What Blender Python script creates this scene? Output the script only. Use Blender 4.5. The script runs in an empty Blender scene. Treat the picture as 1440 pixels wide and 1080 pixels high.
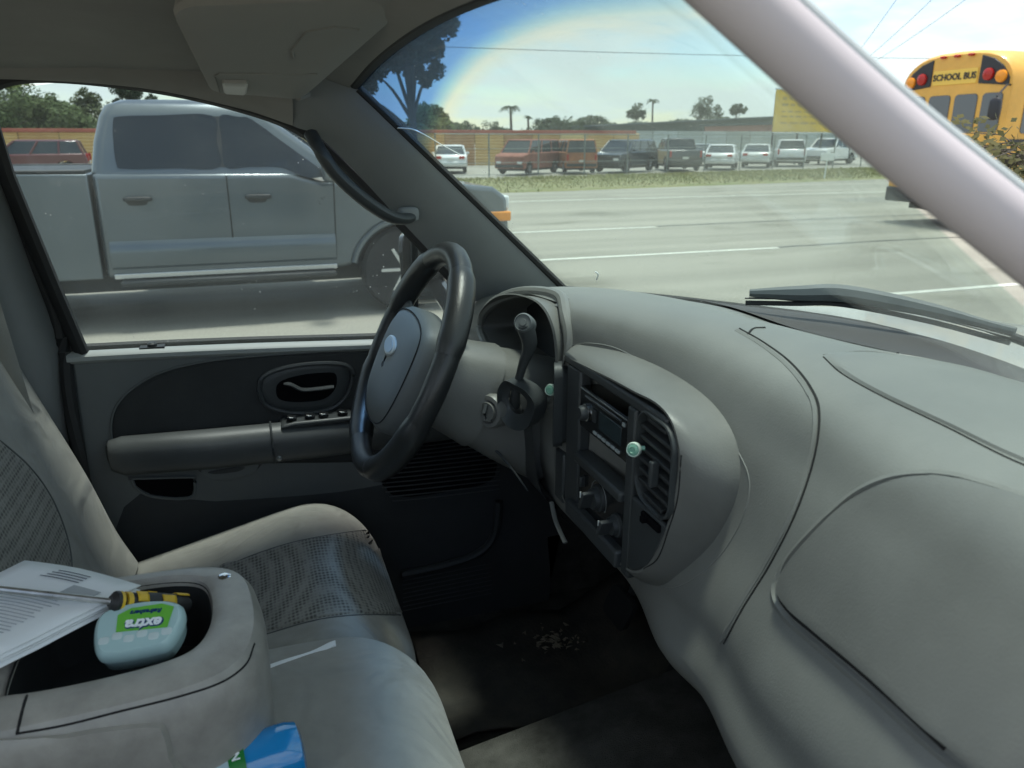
import bpy, bmesh, math, random
from mathutils import Vector, Matrix
from mathutils.bvhtree import BVHTree
random.seed(7)
PI = math.pi
rad = math.radians
sc = bpy.context.scene
COL = sc.collection

# ------------------------------------------------------------------ camera
EYE = 1.62
cam_d = bpy.data.cameras.new('camera')
cam = bpy.data.objects.new('camera', cam_d)
COL.objects.link(cam)
cam_d.sensor_width = 36.0
cam_d.lens = 27.0
cam_d.clip_start = 0.02
cam_d.clip_end = 3000
YAW, PITCH = rad(71), rad(-17.7)
cam.location = (0, 0, EYE)
cam.rotation_euler = (rad(90) + PITCH, 0, YAW - rad(90))
cam_d.dof.use_dof = True
cam_d.dof.focus_distance = 1.35
cam_d.dof.aperture_fstop = 8.0
sc.camera = cam

# ------------------------------------------------------------------ world, sun, exposure
SUN_EL, SUN_AZ = rad(81), rad(35)      # azimuth from +X towards +Y: ahead and to the driver's side
world = bpy.data.worlds.new('World')
sc.world = world
world.use_nodes = True
nt = world.node_tree
nt.nodes.clear()
wo = nt.nodes.new('ShaderNodeOutputWorld')
bg = nt.nodes.new('ShaderNodeBackground')
bg.inputs['Strength'].default_value = 0.086
sky = nt.nodes.new('ShaderNodeTexSky')
sky.sky_type = 'NISHITA'
sky.sun_disc = False
sky.sun_elevation = SUN_EL
sky.sun_rotation = rad(90) - SUN_AZ
sky.air_density = 1.1
sky.dust_density = 0.35
sky.ozone_density = 2.2
tc = nt.nodes.new('ShaderNodeTexCoord')
sep = nt.nodes.new('ShaderNodeSeparateXYZ')
nt.links.new(tc.outputs['Generated'], sep.inputs[0])
def wmath(op, a, b):
    n = nt.nodes.new('ShaderNodeMath'); n.operation = op
    for i, v in enumerate((a, b)):
        if isinstance(v, (int, float)): n.inputs[i].default_value = v
        else: nt.links.new(v, n.inputs[i])
    return n.outputs[0]
zz = wmath('ADD', wmath('MAXIMUM', sep.outputs[2], 0.0), 0.16)
comb = nt.nodes.new('ShaderNodeCombineXYZ')
nt.links.new(wmath('DIVIDE', sep.outputs[0], zz), comb.inputs[0])
nt.links.new(wmath('DIVIDE', sep.outputs[1], zz), comb.inputs[1])
cn = nt.nodes.new('ShaderNodeTexNoise')
cn.inputs['Scale'].default_value = 1.1
cn.inputs['Detail'].default_value = 7
cn.inputs['Roughness'].default_value = 0.58
nt.links.new(comb.outputs[0], cn.inputs['Vector'])
cr = nt.nodes.new('ShaderNodeValToRGB')
cr.color_ramp.elements[0].position = 0.40
cr.color_ramp.elements[0].color = (0.0, 0.0, 0.0, 1)
cr.color_ramp.elements[1].position = 0.56
cr.color_ramp.elements[1].color = (0.95, 0.95, 0.95, 1)
nt.links.new(cn.outputs['Fac'], cr.inputs[0])
mix = nt.nodes.new('ShaderNodeMix'); mix.data_type = 'RGBA'
nt.links.new(cr.outputs[0], mix.inputs['Factor'])
nt.links.new(sky.outputs[0], mix.inputs['A'])
mix.inputs['B'].default_value = (5.3, 5.8, 5.8, 1)
nt.links.new(mix.outputs['Result'], bg.inputs['Color'])
nt.links.new(bg.outputs[0], wo.inputs[0])

sun_d = bpy.data.lights.new('sun', 'SUN')
sun_d.energy = 2.1
sun_d.angle = rad(10)
sun_d.color = (1.0, 0.96, 0.88)
sun = bpy.data.objects.new('sun', sun_d)
COL.objects.link(sun)
sdir = Vector((math.cos(SUN_EL) * math.cos(SUN_AZ), math.cos(SUN_EL) * math.sin(SUN_AZ), math.sin(SUN_EL)))
sun.rotation_euler = sdir.to_track_quat('Z', 'Y').to_euler()
sun.location = (0, 0, 30)

vs = sc.view_settings
vs.view_transform = 'Standard'
vs.look = 'None'
vs.gamma = 1.0
vs.exposure = 1.25
try: vs.use_curve_mapping = False
except Exception: pass
sc.render.engine = 'CYCLES'
cy = sc.cycles
cy.use_denoising = True
cy.use_adaptive_sampling = True
cy.adaptive_threshold = 0.02
cy.max_bounces = 6
cy.diffuse_bounces = 3
cy.glossy_bounces = 3
cy.transparent_max_bounces = 10
cy.transmission_bounces = 6
cy.caustics_reflective = False
cy.caustics_refractive = False

# ------------------------------------------------------------------ materials
MATS = {}
def mat(name, col, rough=0.6, metal=0.0, bump=None, var=None, spec=0.5, coat=0.0, emit=0.0, kind='noise', stretch=(1, 1, 1), sheen=0.0, coords='Object', bump2=None):
    if name in MATS: return MATS[name]
    m = bpy.data.materials.new(name); m.use_nodes = True
    t = m.node_tree; b = t.nodes['Principled BSDF']
    b.inputs['Base Color'].default_value = (*col, 1)
    b.inputs['Roughness'].default_value = rough
    b.inputs['Metallic'].default_value = metal
    b.inputs['Specular IOR Level'].default_value = spec
    b.inputs['Coat Weight'].default_value = coat
    b.inputs['Coat Roughness'].default_value = 0.08
    b.inputs['Sheen Weight'].default_value = sheen
    if emit:
        b.inputs['Emission Color'].default_value = (*col, 1); b.inputs['Emission Strength'].default_value = emit
    co = t.nodes.new('ShaderNodeTexCoord'); mp = t.nodes.new('ShaderNodeMapping')
    mp.inputs['Scale'].default_value = stretch
    t.links.new(co.outputs[coords], mp.inputs[0])
    if var:                                   # (scale, amount[, second colour])
        n = t.nodes.new('ShaderNodeTexNoise'); n.inputs['Scale'].default_value = var[0]
        n.inputs['Detail'].default_value = 6; n.inputs['Roughness'].default_value = 0.65
        t.links.new(mp.outputs[0], n.inputs['Vector'])
        r = t.nodes.new('ShaderNodeValToRGB'); r.color_ramp.elements[0].position = 0.3; r.color_ramp.elements[1].position = 0.7
        c2 = var[2] if len(var) > 2 else tuple(min(1, c * (1 + var[1])) for c in col)
        c1 = col if len(var) > 2 else tuple(c * (1 - var[1]) for c in col)
        r.color_ramp.elements[0].color = (*c1, 1); r.color_ramp.elements[1].color = (*c2, 1)
        t.links.new(n.outputs['Fac'], r.inputs[0]); t.links.new(r.outputs[0], b.inputs['Base Color'])
        rr = t.nodes.new('ShaderNodeMapRange')
        rr.inputs['To Min'].default_value = max(0.03, rough - 0.11); rr.inputs['To Max'].default_value = min(1, rough + 0.13)
        t.links.new(n.outputs['Fac'], rr.inputs['Value']); t.links.new(rr.outputs[0], b.inputs['Roughness'])
    if bump:                                  # (scale, strength, distance)
        if kind == 'noise':
            n2 = t.nodes.new('ShaderNodeTexNoise'); n2.inputs['Detail'].default_value = 3; o = n2.outputs['Fac']
        elif kind == 'voronoi':
            n2 = t.nodes.new('ShaderNodeTexVoronoi'); o = n2.outputs['Distance']
        else:
            n2 = t.nodes.new('ShaderNodeTexWave'); n2.bands_direction = 'Z'; o = n2.outputs['Fac']
        n2.inputs['Scale'].default_value = bump[0]
        t.links.new(mp.outputs[0], n2.inputs['Vector'])
        bp = t.nodes.new('ShaderNodeBump'); bp.inputs['Strength'].default_value = bump[1]
        bp.inputs['Distance'].default_value = bump[2] if len(bump) > 2 else 0.001
        t.links.new(o, bp.inputs['Height']); t.links.new(bp.outputs[0], b.inputs['Normal'])
        if bump2:                             # broad relief: wrinkles, waviness
            n3 = t.nodes.new('ShaderNodeTexNoise'); n3.inputs['Scale'].default_value = bump2[0]; n3.inputs['Detail'].default_value = 2
            n3.inputs['Distortion'].default_value = 0.8
            t.links.new(mp.outputs[0], n3.inputs['Vector'])
            bq = t.nodes.new('ShaderNodeBump'); bq.inputs['Strength'].default_value = bump2[1]; bq.inputs['Distance'].default_value = bump2[2]
            t.links.new(n3.outputs['Fac'], bq.inputs['Height']); t.links.new(bq.outputs[0], bp.inputs['Normal'])
    MATS[name] = m
    return m

def glass(name, tint, ior=1.5, dirt=0.0, band=False, dirt_col=(0.7, 0.72, 0.68), refl=1.0):
    if name in MATS: return MATS[name]
    m = bpy.data.materials.new(name); m.use_nodes = True
    t = m.node_tree; t.nodes.clear()
    out = t.nodes.new('ShaderNodeOutputMaterial')
    tr = t.nodes.new('ShaderNodeBsdfTransparent'); tr.inputs[0].default_value = (*tint, 1)
    gl = t.nodes.new('ShaderNodeBsdfGlossy'); gl.inputs['Roughness'].default_value = 0.02
    gl.inputs[0].default_value = (refl, refl, refl, 1)
    lw = t.nodes.new('ShaderNodeLayerWeight'); lw.inputs[0].default_value = 0.5
    pw_ = t.nodes.new('ShaderNodeMath'); pw_.operation = 'POWER'; pw_.inputs[1].default_value = 5
    t.links.new(lw.outputs['Facing'], pw_.inputs[0])
    fr = t.nodes.new('ShaderNodeMath'); fr.operation = 'MULTIPLY_ADD'; fr.inputs[1].default_value = 0.22; fr.inputs[2].default_value = 0.02
    t.links.new(pw_.outputs[0], fr.inputs[0])
    mx = t.nodes.new('ShaderNodeMixShader')
    t.links.new(fr.outputs[0], mx.inputs[0]); t.links.new(tr.outputs[0], mx.inputs[1]); t.links.new(gl.outputs[0], mx.inputs[2])
    last = mx.outputs[0]
    co = t.nodes.new('ShaderNodeTexCoord')
    if band:                                  # the tinted sun band moulded into the top of the windscreen
        ge = t.nodes.new('ShaderNodeNewGeometry'); sx = t.nodes.new('ShaderNodeSeparateXYZ')
        t.links.new(ge.outputs['Position'], sx.inputs[0])
        mr = t.nodes.new('ShaderNodeMapRange'); mr.inputs['From Min'].default_value = 0.19; mr.inputs['From Max'].default_value = 0.35
        sl_ = t.nodes.new('ShaderNodeMath'); sl_.operation = 'MULTIPLY_ADD'; sl_.inputs[1].default_value = -0.10; sl_.inputs[2].default_value = 0.083
        t.links.new(sx.outputs[1], sl_.inputs[0])
        ad_ = t.nodes.new('ShaderNodeMath'); ad_.operation = 'ADD'
        t.links.new(sl_.outputs[0], ad_.inputs[0]); t.links.new(sx.outputs[0], ad_.inputs[1])
        t.links.new(ad_.outputs[0], mr.inputs['Value'])
        rp = t.nodes.new('ShaderNodeValToRGB'); e = rp.color_ramp.elements
        e[0].position = 0.0; e[0].color = (0.34, 0.50, 0.70, 1)
        e[1].position = 1.0; e[1].color = (*tint, 1)
        for p, c in ((0.40, (0.42, 0.60, 0.80)), (0.49, (0.62, 0.77, 0.80)), (0.57, (0.87, 0.875, 0.79)), (0.70, (0.82, 0.89, 0.88))):
            x = e.new(p); x.color = (*c, 1)
        t.links.new(mr.outputs[0], rp.inputs[0]); t.links.new(rp.outputs[0], tr.inputs[0])
    if dirt:
        df = t.nodes.new('ShaderNodeBsdfDiffuse'); df.inputs[0].default_value = (*dirt_col, 1)
        tl = t.nodes.new('ShaderNodeBsdfTranslucent'); tl.inputs[0].default_value = (*dirt_col, 1)
        ad = t.nodes.new('ShaderNodeMixShader'); ad.inputs[0].default_value = 0.5
        t.links.new(df.outputs[0], ad.inputs[1]); t.links.new(tl.outputs[0], ad.inputs[2])
        vo = t.nodes.new('ShaderNodeTexVoronoi'); vo.inputs['Scale'].default_value = 55
        t.links.new(co.outputs['Object'], vo.inputs['Vector'])
        no = t.nodes.new('ShaderNodeTexNoise'); no.inputs['Scale'].default_value = 9; no.inputs['Detail'].default_value = 5
        t.links.new(co.outputs['Object'], no.inputs['Vector'])
        r1 = t.nodes.new('ShaderNodeMapRange'); r1.inputs['From Min'].default_value = 0.12; r1.inputs['From Max'].default_value = 0.05
        t.links.new(vo.outputs['Distance'], r1.inputs['Value'])
        r3 = t.nodes.new('ShaderNodeMapRange'); r3.inputs['From Min'].default_value = 0.5; r3.inputs['From Max'].default_value = 0.72
        t.links.new(no.outputs['Fac'], r3.inputs['Value'])
        mu = t.nodes.new('ShaderNodeMath'); mu.operation = 'MULTIPLY'
        t.links.new(r1.outputs[0], mu.inputs[0]); t.links.new(r3.outputs[0], mu.inputs[1])
        ma = t.nodes.new('ShaderNodeMath'); ma.operation = 'MULTIPLY_ADD'; ma.inputs[1].default_value = 0.55
        t.links.new(mu.outputs[0], ma.inputs[0])
        r2 = t.nodes.new('ShaderNodeMapRange'); r2.inputs['To Min'].default_value = dirt * 0.5; r2.inputs['To Max'].default_value = dirt * 1.5
        t.links.new(no.outputs['Fac'], r2.inputs['Value']); t.links.new(r2.outputs[0], ma.inputs[2])
        m2 = t.nodes.new('ShaderNodeMixShader')
        t.links.new(ma.outputs[0], m2.inputs[0]); t.links.new(last, m2.inputs[1]); t.links.new(ad.outputs[0], m2.inputs[2])
        last = m2.outputs[0]
    t.links.new(last, out.inputs[0])
    MATS[name] = m
    return m

def road_mat(name, c1, c2):
    """Worn pale concrete-asphalt: wheel-track streaks along X, blotchy patches, fine aggregate speckle."""
    m = bpy.data.materials.new(name); m.use_nodes = True
    t = m.node_tree; b = t.nodes['Principled BSDF']; b.inputs['Roughness'].default_value = 0.88; b.inputs['Specular IOR Level'].default_value = 0.2
    co = t.nodes.new('ShaderNodeTexCoord')
    def nz(scale, st, detail=5):
        mp = t.nodes.new('ShaderNodeMapping'); mp.inputs['Scale'].default_value = st; t.links.new(co.outputs['Object'], mp.inputs[0])
        n = t.nodes.new('ShaderNodeTexNoise'); n.inputs['Scale'].default_value = scale; n.inputs['Detail'].default_value = detail
        t.links.new(mp.outputs[0], n.inputs['Vector']); return n.outputs['Fac']
    def ramp(f, p0, a, p1, c):
        r = t.nodes.new('ShaderNodeValToRGB'); e = r.color_ramp.elements
        e[0].position, e[1].position = p0, p1; e[0].color = (*a, 1); e[1].color = (*c, 1); t.links.new(f, r.inputs[0]); return r.outputs[0]
    def mul(a, c, f=1.0):
        x = t.nodes.new('ShaderNodeMix'); x.data_type = 'RGBA'; x.blend_type = 'MULTIPLY'; x.inputs['Factor'].default_value = f
        t.links.new(a, x.inputs['A']); t.links.new(c, x.inputs['B']); return x.outputs['Result']
    base = ramp(nz(0.55, (0.10, 1, 1)), 0.32, c1, 0.68, c2)
    streak = ramp(nz(1.0, (0.02, 1, 1), 3), 0.34, (0.80, 0.80, 0.80), 0.62, (1, 1, 1))
    stain = ramp(nz(0.9, (0.5, 1, 1), 6), 0.30, (0.72, 0.72, 0.70), 0.42, (1, 1, 1))
    speck = ramp(nz(38, (1, 1, 1), 3), 0.35, (0.82, 0.82, 0.82), 0.65, (1.0, 1.0, 1.0))
    col = mul(mul(mul(base, streak), stain), speck)
    t.links.new(col, b.inputs['Base Color'])
    bp = t.nodes.new('ShaderNodeBump'); bp.inputs['Strength'].default_value = 0.5; bp.inputs['Distance'].default_value = 0.004
    t.links.new(nz(60, (1, 1, 1), 3), bp.inputs['Height']); t.links.new(bp.outputs[0], b.inputs['Normal'])
    return m

def fabric_knit(name, c_dark, c_light, scale):
    """Knitted seat cloth: rows of small dark loops in a lighter thread."""
    m = bpy.data.materials.new(name); m.use_nodes = True
    t = m.node_tree; b = t.nodes['Principled BSDF']
    b.inputs['Roughness'].default_value = 0.95; b.inputs['Specular IOR Level'].default_value = 0.15
    b.inputs['Sheen Weight'].default_value = 0.15
    co = t.nodes.new('ShaderNodeTexCoord'); mp = t.nodes.new('ShaderNodeMapping')
    mp.inputs['Scale'].default_value = (1.5, 1.0, 1.5)
    t.links.new(co.outputs['Object'], mp.inputs[0])
    vo = t.nodes.new('ShaderNodeTexVoronoi'); vo.inputs['Scale'].default_value = scale
    vo.inputs['Randomness'].default_value = 0.16
    t.links.new(mp.outputs[0], vo.inputs['Vector'])
    r = t.nodes.new('ShaderNodeValToRGB')
    r.color_ramp.elements[0].position = 0.12; r.color_ramp.elements[0].color = (*c_dark, 1)
    r.color_ramp.elements[1].position = 0.58; r.color_ramp.elements[1].color = (*c_light, 1)
    t.links.new(vo.outputs['Distance'], r.inputs[0])
    n = t.nodes.new('ShaderNodeTexNoise'); n.inputs['Scale'].default_value = 14; n.inputs['Detail'].default_value = 4
    t.links.new(co.outputs['Object'], n.inputs['Vector'])
    mx = t.nodes.new('ShaderNodeMix'); mx.data_type = 'RGBA'; mx.blend_type = 'MULTIPLY'; mx.inputs['Factor'].default_value = 0.5
    t.links.new(r.outputs[0], mx.inputs['A']); t.links.new(n.outputs['Fac'], mx.inputs['B'])
    t.links.new(mx.outputs['Result'], b.inputs['Base Color'])
    bp = t.nodes.new('ShaderNodeBump'); bp.inputs['Strength'].default_value = 0.8; bp.inputs['Distance'].default_value = 0.002
    t.links.new(vo.outputs['Distance'], bp.inputs['Height']); t.links.new(bp.outputs[0], b.inputs['Normal'])
    MATS[name] = m
    return m

GRAIN = (420, 0.35, 0.0007)
M_DASH = mat('dash_plastic', (0.190, 0.192, 0.178), 0.43, bump=GRAIN, var=(7, 0.10), spec=0.5, bump2=(9, 0.05, 0.004))
M_DASH2 = mat('dash_trim_plastic', (0.150, 0.151, 0.141), 0.42, bump=GRAIN, var=(9, 0.10), spec=0.5, bump2=(9, 0.05, 0.004))
M_BEZEL = mat('bezel_plastic', (0.045, 0.05, 0.052), 0.45, bump=GRAIN, var=(8, 0.12))
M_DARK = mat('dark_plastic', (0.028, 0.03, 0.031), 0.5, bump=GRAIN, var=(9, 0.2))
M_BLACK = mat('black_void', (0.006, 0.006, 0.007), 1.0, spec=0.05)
M_GLOSSBLK = mat('gloss_black', (0.012, 0.013, 0.014), 0.18)
M_SEAM = mat('seam_gap', (0.012, 0.012, 0.012), 0.9)
M_RUB = mat('rubber', (0.018, 0.019, 0.02), 0.7, bump=(300, 0.2, 0.001))
M_LEATH = mat('wheel_leather', (0.022, 0.024, 0.025), 0.34, bump=(420, 0.25, 0.0008), var=(12, 0.2), kind='voronoi')
M_HUB = mat('airbag_vinyl', (0.12, 0.13, 0.13), 0.55, bump=GRAIN, var=(8, 0.08))
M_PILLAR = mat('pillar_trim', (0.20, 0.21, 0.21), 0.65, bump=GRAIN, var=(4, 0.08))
M_PILLAR_P = mat('pillar_reflected_sky', (0.50, 0.455, 0.475), 0.7, var=(3, 0.05))  # pale mauve paints in the sky reflected by the side window
M_LINER = mat('headliner_cloth', (0.27, 0.265, 0.25), 0.95, bump=(700, 0.3, 0.001), var=(5, 0.08), spec=0.1)
M_VISOR = mat('visor_vinyl', (0.275, 0.27, 0.253), 0.85, bump=(500, 0.2, 0.001), var=(5, 0.05), spec=0.2)
M_SEAT = mat('seat_cloth', (0.30, 0.292, 0.262), 0.95, bump2=(8, 0.8, 0.035), bump=(800, 0.5, 0.0012), var=(9, 0.13), spec=0.12, sheen=0.2)
M_KNIT = fabric_knit('seat_knit', (0.090, 0.086, 0.076), (0.34, 0.328, 0.29), 100)
M_CONS = mat('console_plastic', (0.35, 0.333, 0.298), 0.36, bump=(650, 0.3, 0.0008), var=(16, 0.22), spec=0.45)
M_DOOR = mat('door_vinyl', (0.135, 0.147, 0.145), 0.6, bump=GRAIN, var=(5, 0.1))
M_DOORD = mat('door_insert_cloth', (0.052, 0.054, 0.054), 0.9, bump=(600, 0.4, 0.001), var=(7, 0.15), spec=0.15)
M_CARPET = mat('carpet', (0.085, 0.083, 0.077), 1.0, bump=(500, 1.0, 0.004), var=(14, 0.4), spec=0.05)
M_CHROME = mat('chrome', (0.75, 0.76, 0.76), 0.12, 1.0)
M_GLASS_W = glass('windscreen_glass', (0.83, 0.895, 0.875), dirt=0.05, band=True, refl=0.7)
M_GLASS_D = glass('door_glass', (0.83, 0.88, 0.88), dirt=0.035, refl=0.6)

# ------------------------------------------------------------------ mesh helpers
ORG = Vector((0, 0, 0))
def obj(name, vf, m, parent=None, smooth=35, bevel=None, segs=2, solid=None, flat=False, recalc=True):
    verts, faces = vf
    me = bpy.data.meshes.new(name)
    me.from_pydata([tuple(Vector(v) - ORG) for v in verts], [], faces)
    if recalc:
        b = bmesh.new(); b.from_mesh(me); bmesh.ops.recalc_face_normals(b, faces=b.faces); b.to_mesh(me); b.free()
    me.materials.append(m)
    if not flat:
        me.polygons.foreach_set('use_smooth', [True] * len(me.polygons))
        try: me.set_sharp_from_angle(angle=rad(smooth))
        except Exception: pass
    o = bpy.data.objects.new(name, me)
    COL.objects.link(o)
    if parent: o.parent = parent
    if bevel:
        md = o.modifiers.new('bevel', 'BEVEL'); md.width = bevel; md.segments = segs; md.limit_method = 'ANGLE'; md.angle_limit = rad(40)
        try: md.harden_normals = False
        except Exception: pass
    if solid:
        md = o.modifiers.new('solid', 'SOLIDIFY'); md.thickness = solid; md.offset = 0
    return o

def tag(o, label=None, cat=None, group=None, kind=None):
    if label: o['label'] = label
    if cat: o['category'] = cat
    if group: o['group'] = group
    if kind: o['kind'] = kind
    return o

def thing(name, label, cat, loc=(0, 0, 0), rz=0.0, group=None):
    o = bpy.data.objects.new(name, None); COL.objects.link(o)
    o.empty_display_size = 0.1
    o.location = loc; o.rotation_euler = (0, 0, rz)
    return tag(o, label, cat, group)

def join(*vfs):
    V, Fc = [], []
    for v, f in vfs:
        n = len(V); V += [tuple(p) for p in v]; Fc += [tuple(i + n for i in q) for q in f]
    return V, Fc
def xf(vf, M):
    return [tuple(M @ Vector(v)) for v in vf[0]], vf[1]
def move(vf, d):
    return [(v[0] + d[0], v[1] + d[1], v[2] + d[2]) for v in vf[0]], vf[1]
def box(x0, x1, y0, y1, z0, z1):
    v = [(x, y, z) for z in (z0, z1) for y in (y0, y1) for x in (x0, x1)]
    return v, [(0, 2, 3, 1), (4, 5, 7, 6), (0, 1, 5, 4), (2, 6, 7, 3), (0, 4, 6, 2), (1, 3, 7, 5)]
def prism(poly, axis, a, b):
    """Polygon in the two other axes (xz for y, xy for z, yz for x) pulled from a to b."""
    def p3(p, t):
        return {'x': (t, p[0], p[1]), 'y': (p[0], t, p[1]), 'z': (p[0], p[1], t)}[axis]
    n = len(poly)
    v = [p3(p, a) for p in poly] + [p3(p, b) for p in poly]
    f = [tuple(range(n)), tuple(range(2 * n - 1, n - 1, -1))] + [(i, (i + 1) % n, n + (i + 1) % n, n + i) for i in range(n)]
    return v, f
def loft(loops, cap=True, closed=True):
    n = len(loops[0]); V = []; Fc = []
    for l in loops: V += [tuple(p) for p in l]
    for i in range(len(loops) - 1):
        for j in range(n if closed else n - 1):
            a = i * n + j; b = i * n + (j + 1) % n
            Fc.append((a, b, b + n, a + n))
    if cap:
        Fc.append(tuple(range(n - 1, -1, -1))); k = (len(loops) - 1) * n
        Fc.append(tuple(range(k, k + n)))
    return V, Fc
def cat(pts, k=6, closed=False):
    P = [Vector(p) for p in pts]; n = len(P); out = []
    rng = range(n if closed else n - 1)
    for i in rng:
        p0 = P[(i - 1) % n] if closed or i > 0 else P[0] * 2 - P[1]
        p1 = P[i]; p2 = P[(i + 1) % n]
        p3 = P[(i + 2) % n] if closed or i + 2 < n else P[-1] * 2 - P[-2]
        for s in range(k):
            t = s / k
            out.append(0.5 * ((2 * p1) + (p2 - p0) * t + (2 * p0 - 5 * p1 + 4 * p2 - p3) * t * t + (3 * p1 - p0 - 3 * p2 + p3) * t ** 3))
    if not closed: out.append(P[-1])
    return out
def tube(path, r, n=8, closed=False, flat=1.0, up=(0, 0, 1), cap=True):
    P = [Vector(p) for p in path]; m = len(P); loops = []
    R = r if isinstance(r, (list, tuple)) else [r] * m
    U = Vector(up)
    for i in range(m):
        if closed: t = P[(i + 1) % m] - P[(i - 1) % m]
        else: t = P[min(i + 1, m - 1)] - P[max(i - 1, 0)]
        if t.length < 1e-9: t = Vector((1, 0, 0))
        t.normalize()
        a = U - t * U.dot(t)
        if a.length < 1e-4: a = t.orthogonal()
        a.normalize(); b = t.cross(a)
        loops.append([P[i] + (a * math.cos(2 * PI * k / n) * flat + b * math.sin(2 * PI * k / n)) * R[i] for k in range(n)])
    if closed: loops.append(loops[0])
    v, f = loft(loops, cap=cap and not closed)
    return v, f
def lathe(prof, n=24, c=(0, 0, 0), axis=(0, 0, 1)):
    """prof: (radius, height along axis)."""
    q = Vector((0, 0, 1)).rotation_difference(Vector(axis).normalized())
    loops = [[q @ Vector((r * math.cos(2 * PI * k / n), r * math.sin(2 * PI * k / n), h)) + Vector(c) for k in range(n)] for r, h in prof]
    return loft(loops)
def superbox(c, h, e=0.35, nu=28, nv=16):
    def pw(v): return math.copysign(abs(v) ** e, v)
    loops = []
    for i in range(nv + 1):
        ph = -PI / 2 + PI * i / nv
        cz = math.copysign(abs(math.sin(ph)) ** e, math.sin(ph)); cr_ = max(abs(math.cos(ph)), 1e-6) ** e
        loops.append([(c[0] + h[0] * cr_ * pw(math.cos(2 * PI * k / nu)), c[1] + h[1] * cr_ * pw(math.sin(2 * PI * k / nu)), c[2] + h[2] * cz) for k in range(nu)])
    return loft(loops)
def rrect(w, h, r, n=5):
    pts = []
    for cx, cy_, a0 in ((w / 2 - r, h / 2 - r, 0), (-w / 2 + r, h / 2 - r, 90), (-w / 2 + r, -h / 2 + r, 180), (w / 2 - r, -h / 2 + r, 270)):
        for i in range(n + 1):
            a = rad(a0 + 90 * i / n); pts.append((cx + r * math.cos(a), cy_ + r * math.sin(a)))
    return pts
def grid(rows, closed=False):
    return loft(rows, cap=False, closed=closed)
def text_vf(s, size, M, depth=0.0006, shear=0.0, bold=0.0):
    cu = bpy.data.curves.new('t', 'FONT'); cu.body = s; cu.size = size; cu.align_x = 'CENTER'; cu.align_y = 'CENTER'
    cu.extrude = depth; cu.shear = shear; cu.offset = bold; cu.resolution_u = 3
    o = bpy.data.objects.new('t', cu); COL.objects.link(o)
    bpy.context.view_layer.update()
    me = o.to_mesh()
    v = [tuple(M @ p.co) for p in me.vertices]; f = [tuple(p.vertices) for p in me.polygons]
    o.to_mesh_clear(); bpy.data.objects.remove(o); bpy.data.curves.remove(cu)
    return v, f

def R(x, y, z): return (x, y, z + EYE)
def RV(vf): return move(vf, (0, 0, EYE))
# sight lines of the photograph's camera, used to place seams and panels on surfaces already built
FPX = 1080.0
_h = Vector((math.cos(YAW), math.sin(YAW), 0)); _r = Vector((math.sin(YAW), -math.cos(YAW), 0))
def ray(px, py):
    a = (px - 720) / FPX; b = (540 - py) / FPX
    return (_h * (math.cos(PITCH) - b * math.sin(PITCH)) + _r * a + Vector((0, 0, b * math.cos(PITCH) + math.sin(PITCH)))).normalized()
def on_y(px, py, y):
    d = ray(px, py); return Vector((0, 0, EYE)) + d * (y / d.y)
def on_z(px, py, z):
    d = ray(px, py); return Vector((0, 0, EYE)) + d * (z / d.z)
class Surf:
    def __init__(s, vf): s.t = BVHTree.FromPolygons([Vector(v) for v in vf[0]], [tuple(f) for f in vf[1]])
    def hit(s, px, py):
        d = ray(px, py)
        p, n, i, _ = s.t.ray_cast(Vector((0, 0, EYE)), d)
        if p is None: return None, None
        if n.dot(d) > 0: n = -n
        return p, n
    def line(s, pts, k=8, lift=0.0):
        out = []
        for q in cat([(a, b, 0) for a, b in pts], k):
            p, n = s.hit(q.x, q.y)
            if p is not None: out.append(p + n * lift)
        return out
    def patch(s, pts, lift=0.004, k=6, rings=8, edge=0.18, closed=True):
        o = cat([(a, b, 0) for a, b in pts], k, True); c = sum(o, Vector()) / len(o)
        c0, _ = s.hit(c.x, c.y)
        loops = []
        for i in range(rings + 1):
            t = 1 - (i / rings) ** 1.3 * 0.985
            lp = []
            for q in o:
                w = c + (q - c) * t
                p, n = s.hit(w.x, w.y)
                if p is None: p, n = c0, Vector((0, 0, 1))
                u = min(1, (1 - t) / edge); hgt = lift * math.sqrt(max(0, 1 - (1 - u) ** 2)) - 0.001 * (i == 0)
                lp.append(p + n * hgt)
            loops.append(lp)
        v, f = loft(loops[::-1], cap=False)
        f.append(tuple(range(len(o))))
        return v, f

# ------------------------------------------------------------------ ground outside
ground = tag(obj('ground', box(-250, 400, -60, 500, -0.60, -0.05), mat('lot_gravel', (0.30, 0.29, 0.25), 0.95, bump=(3, 0.5, 0.02), var=(0.6, 0.18)), flat=True), kind='structure')
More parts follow.
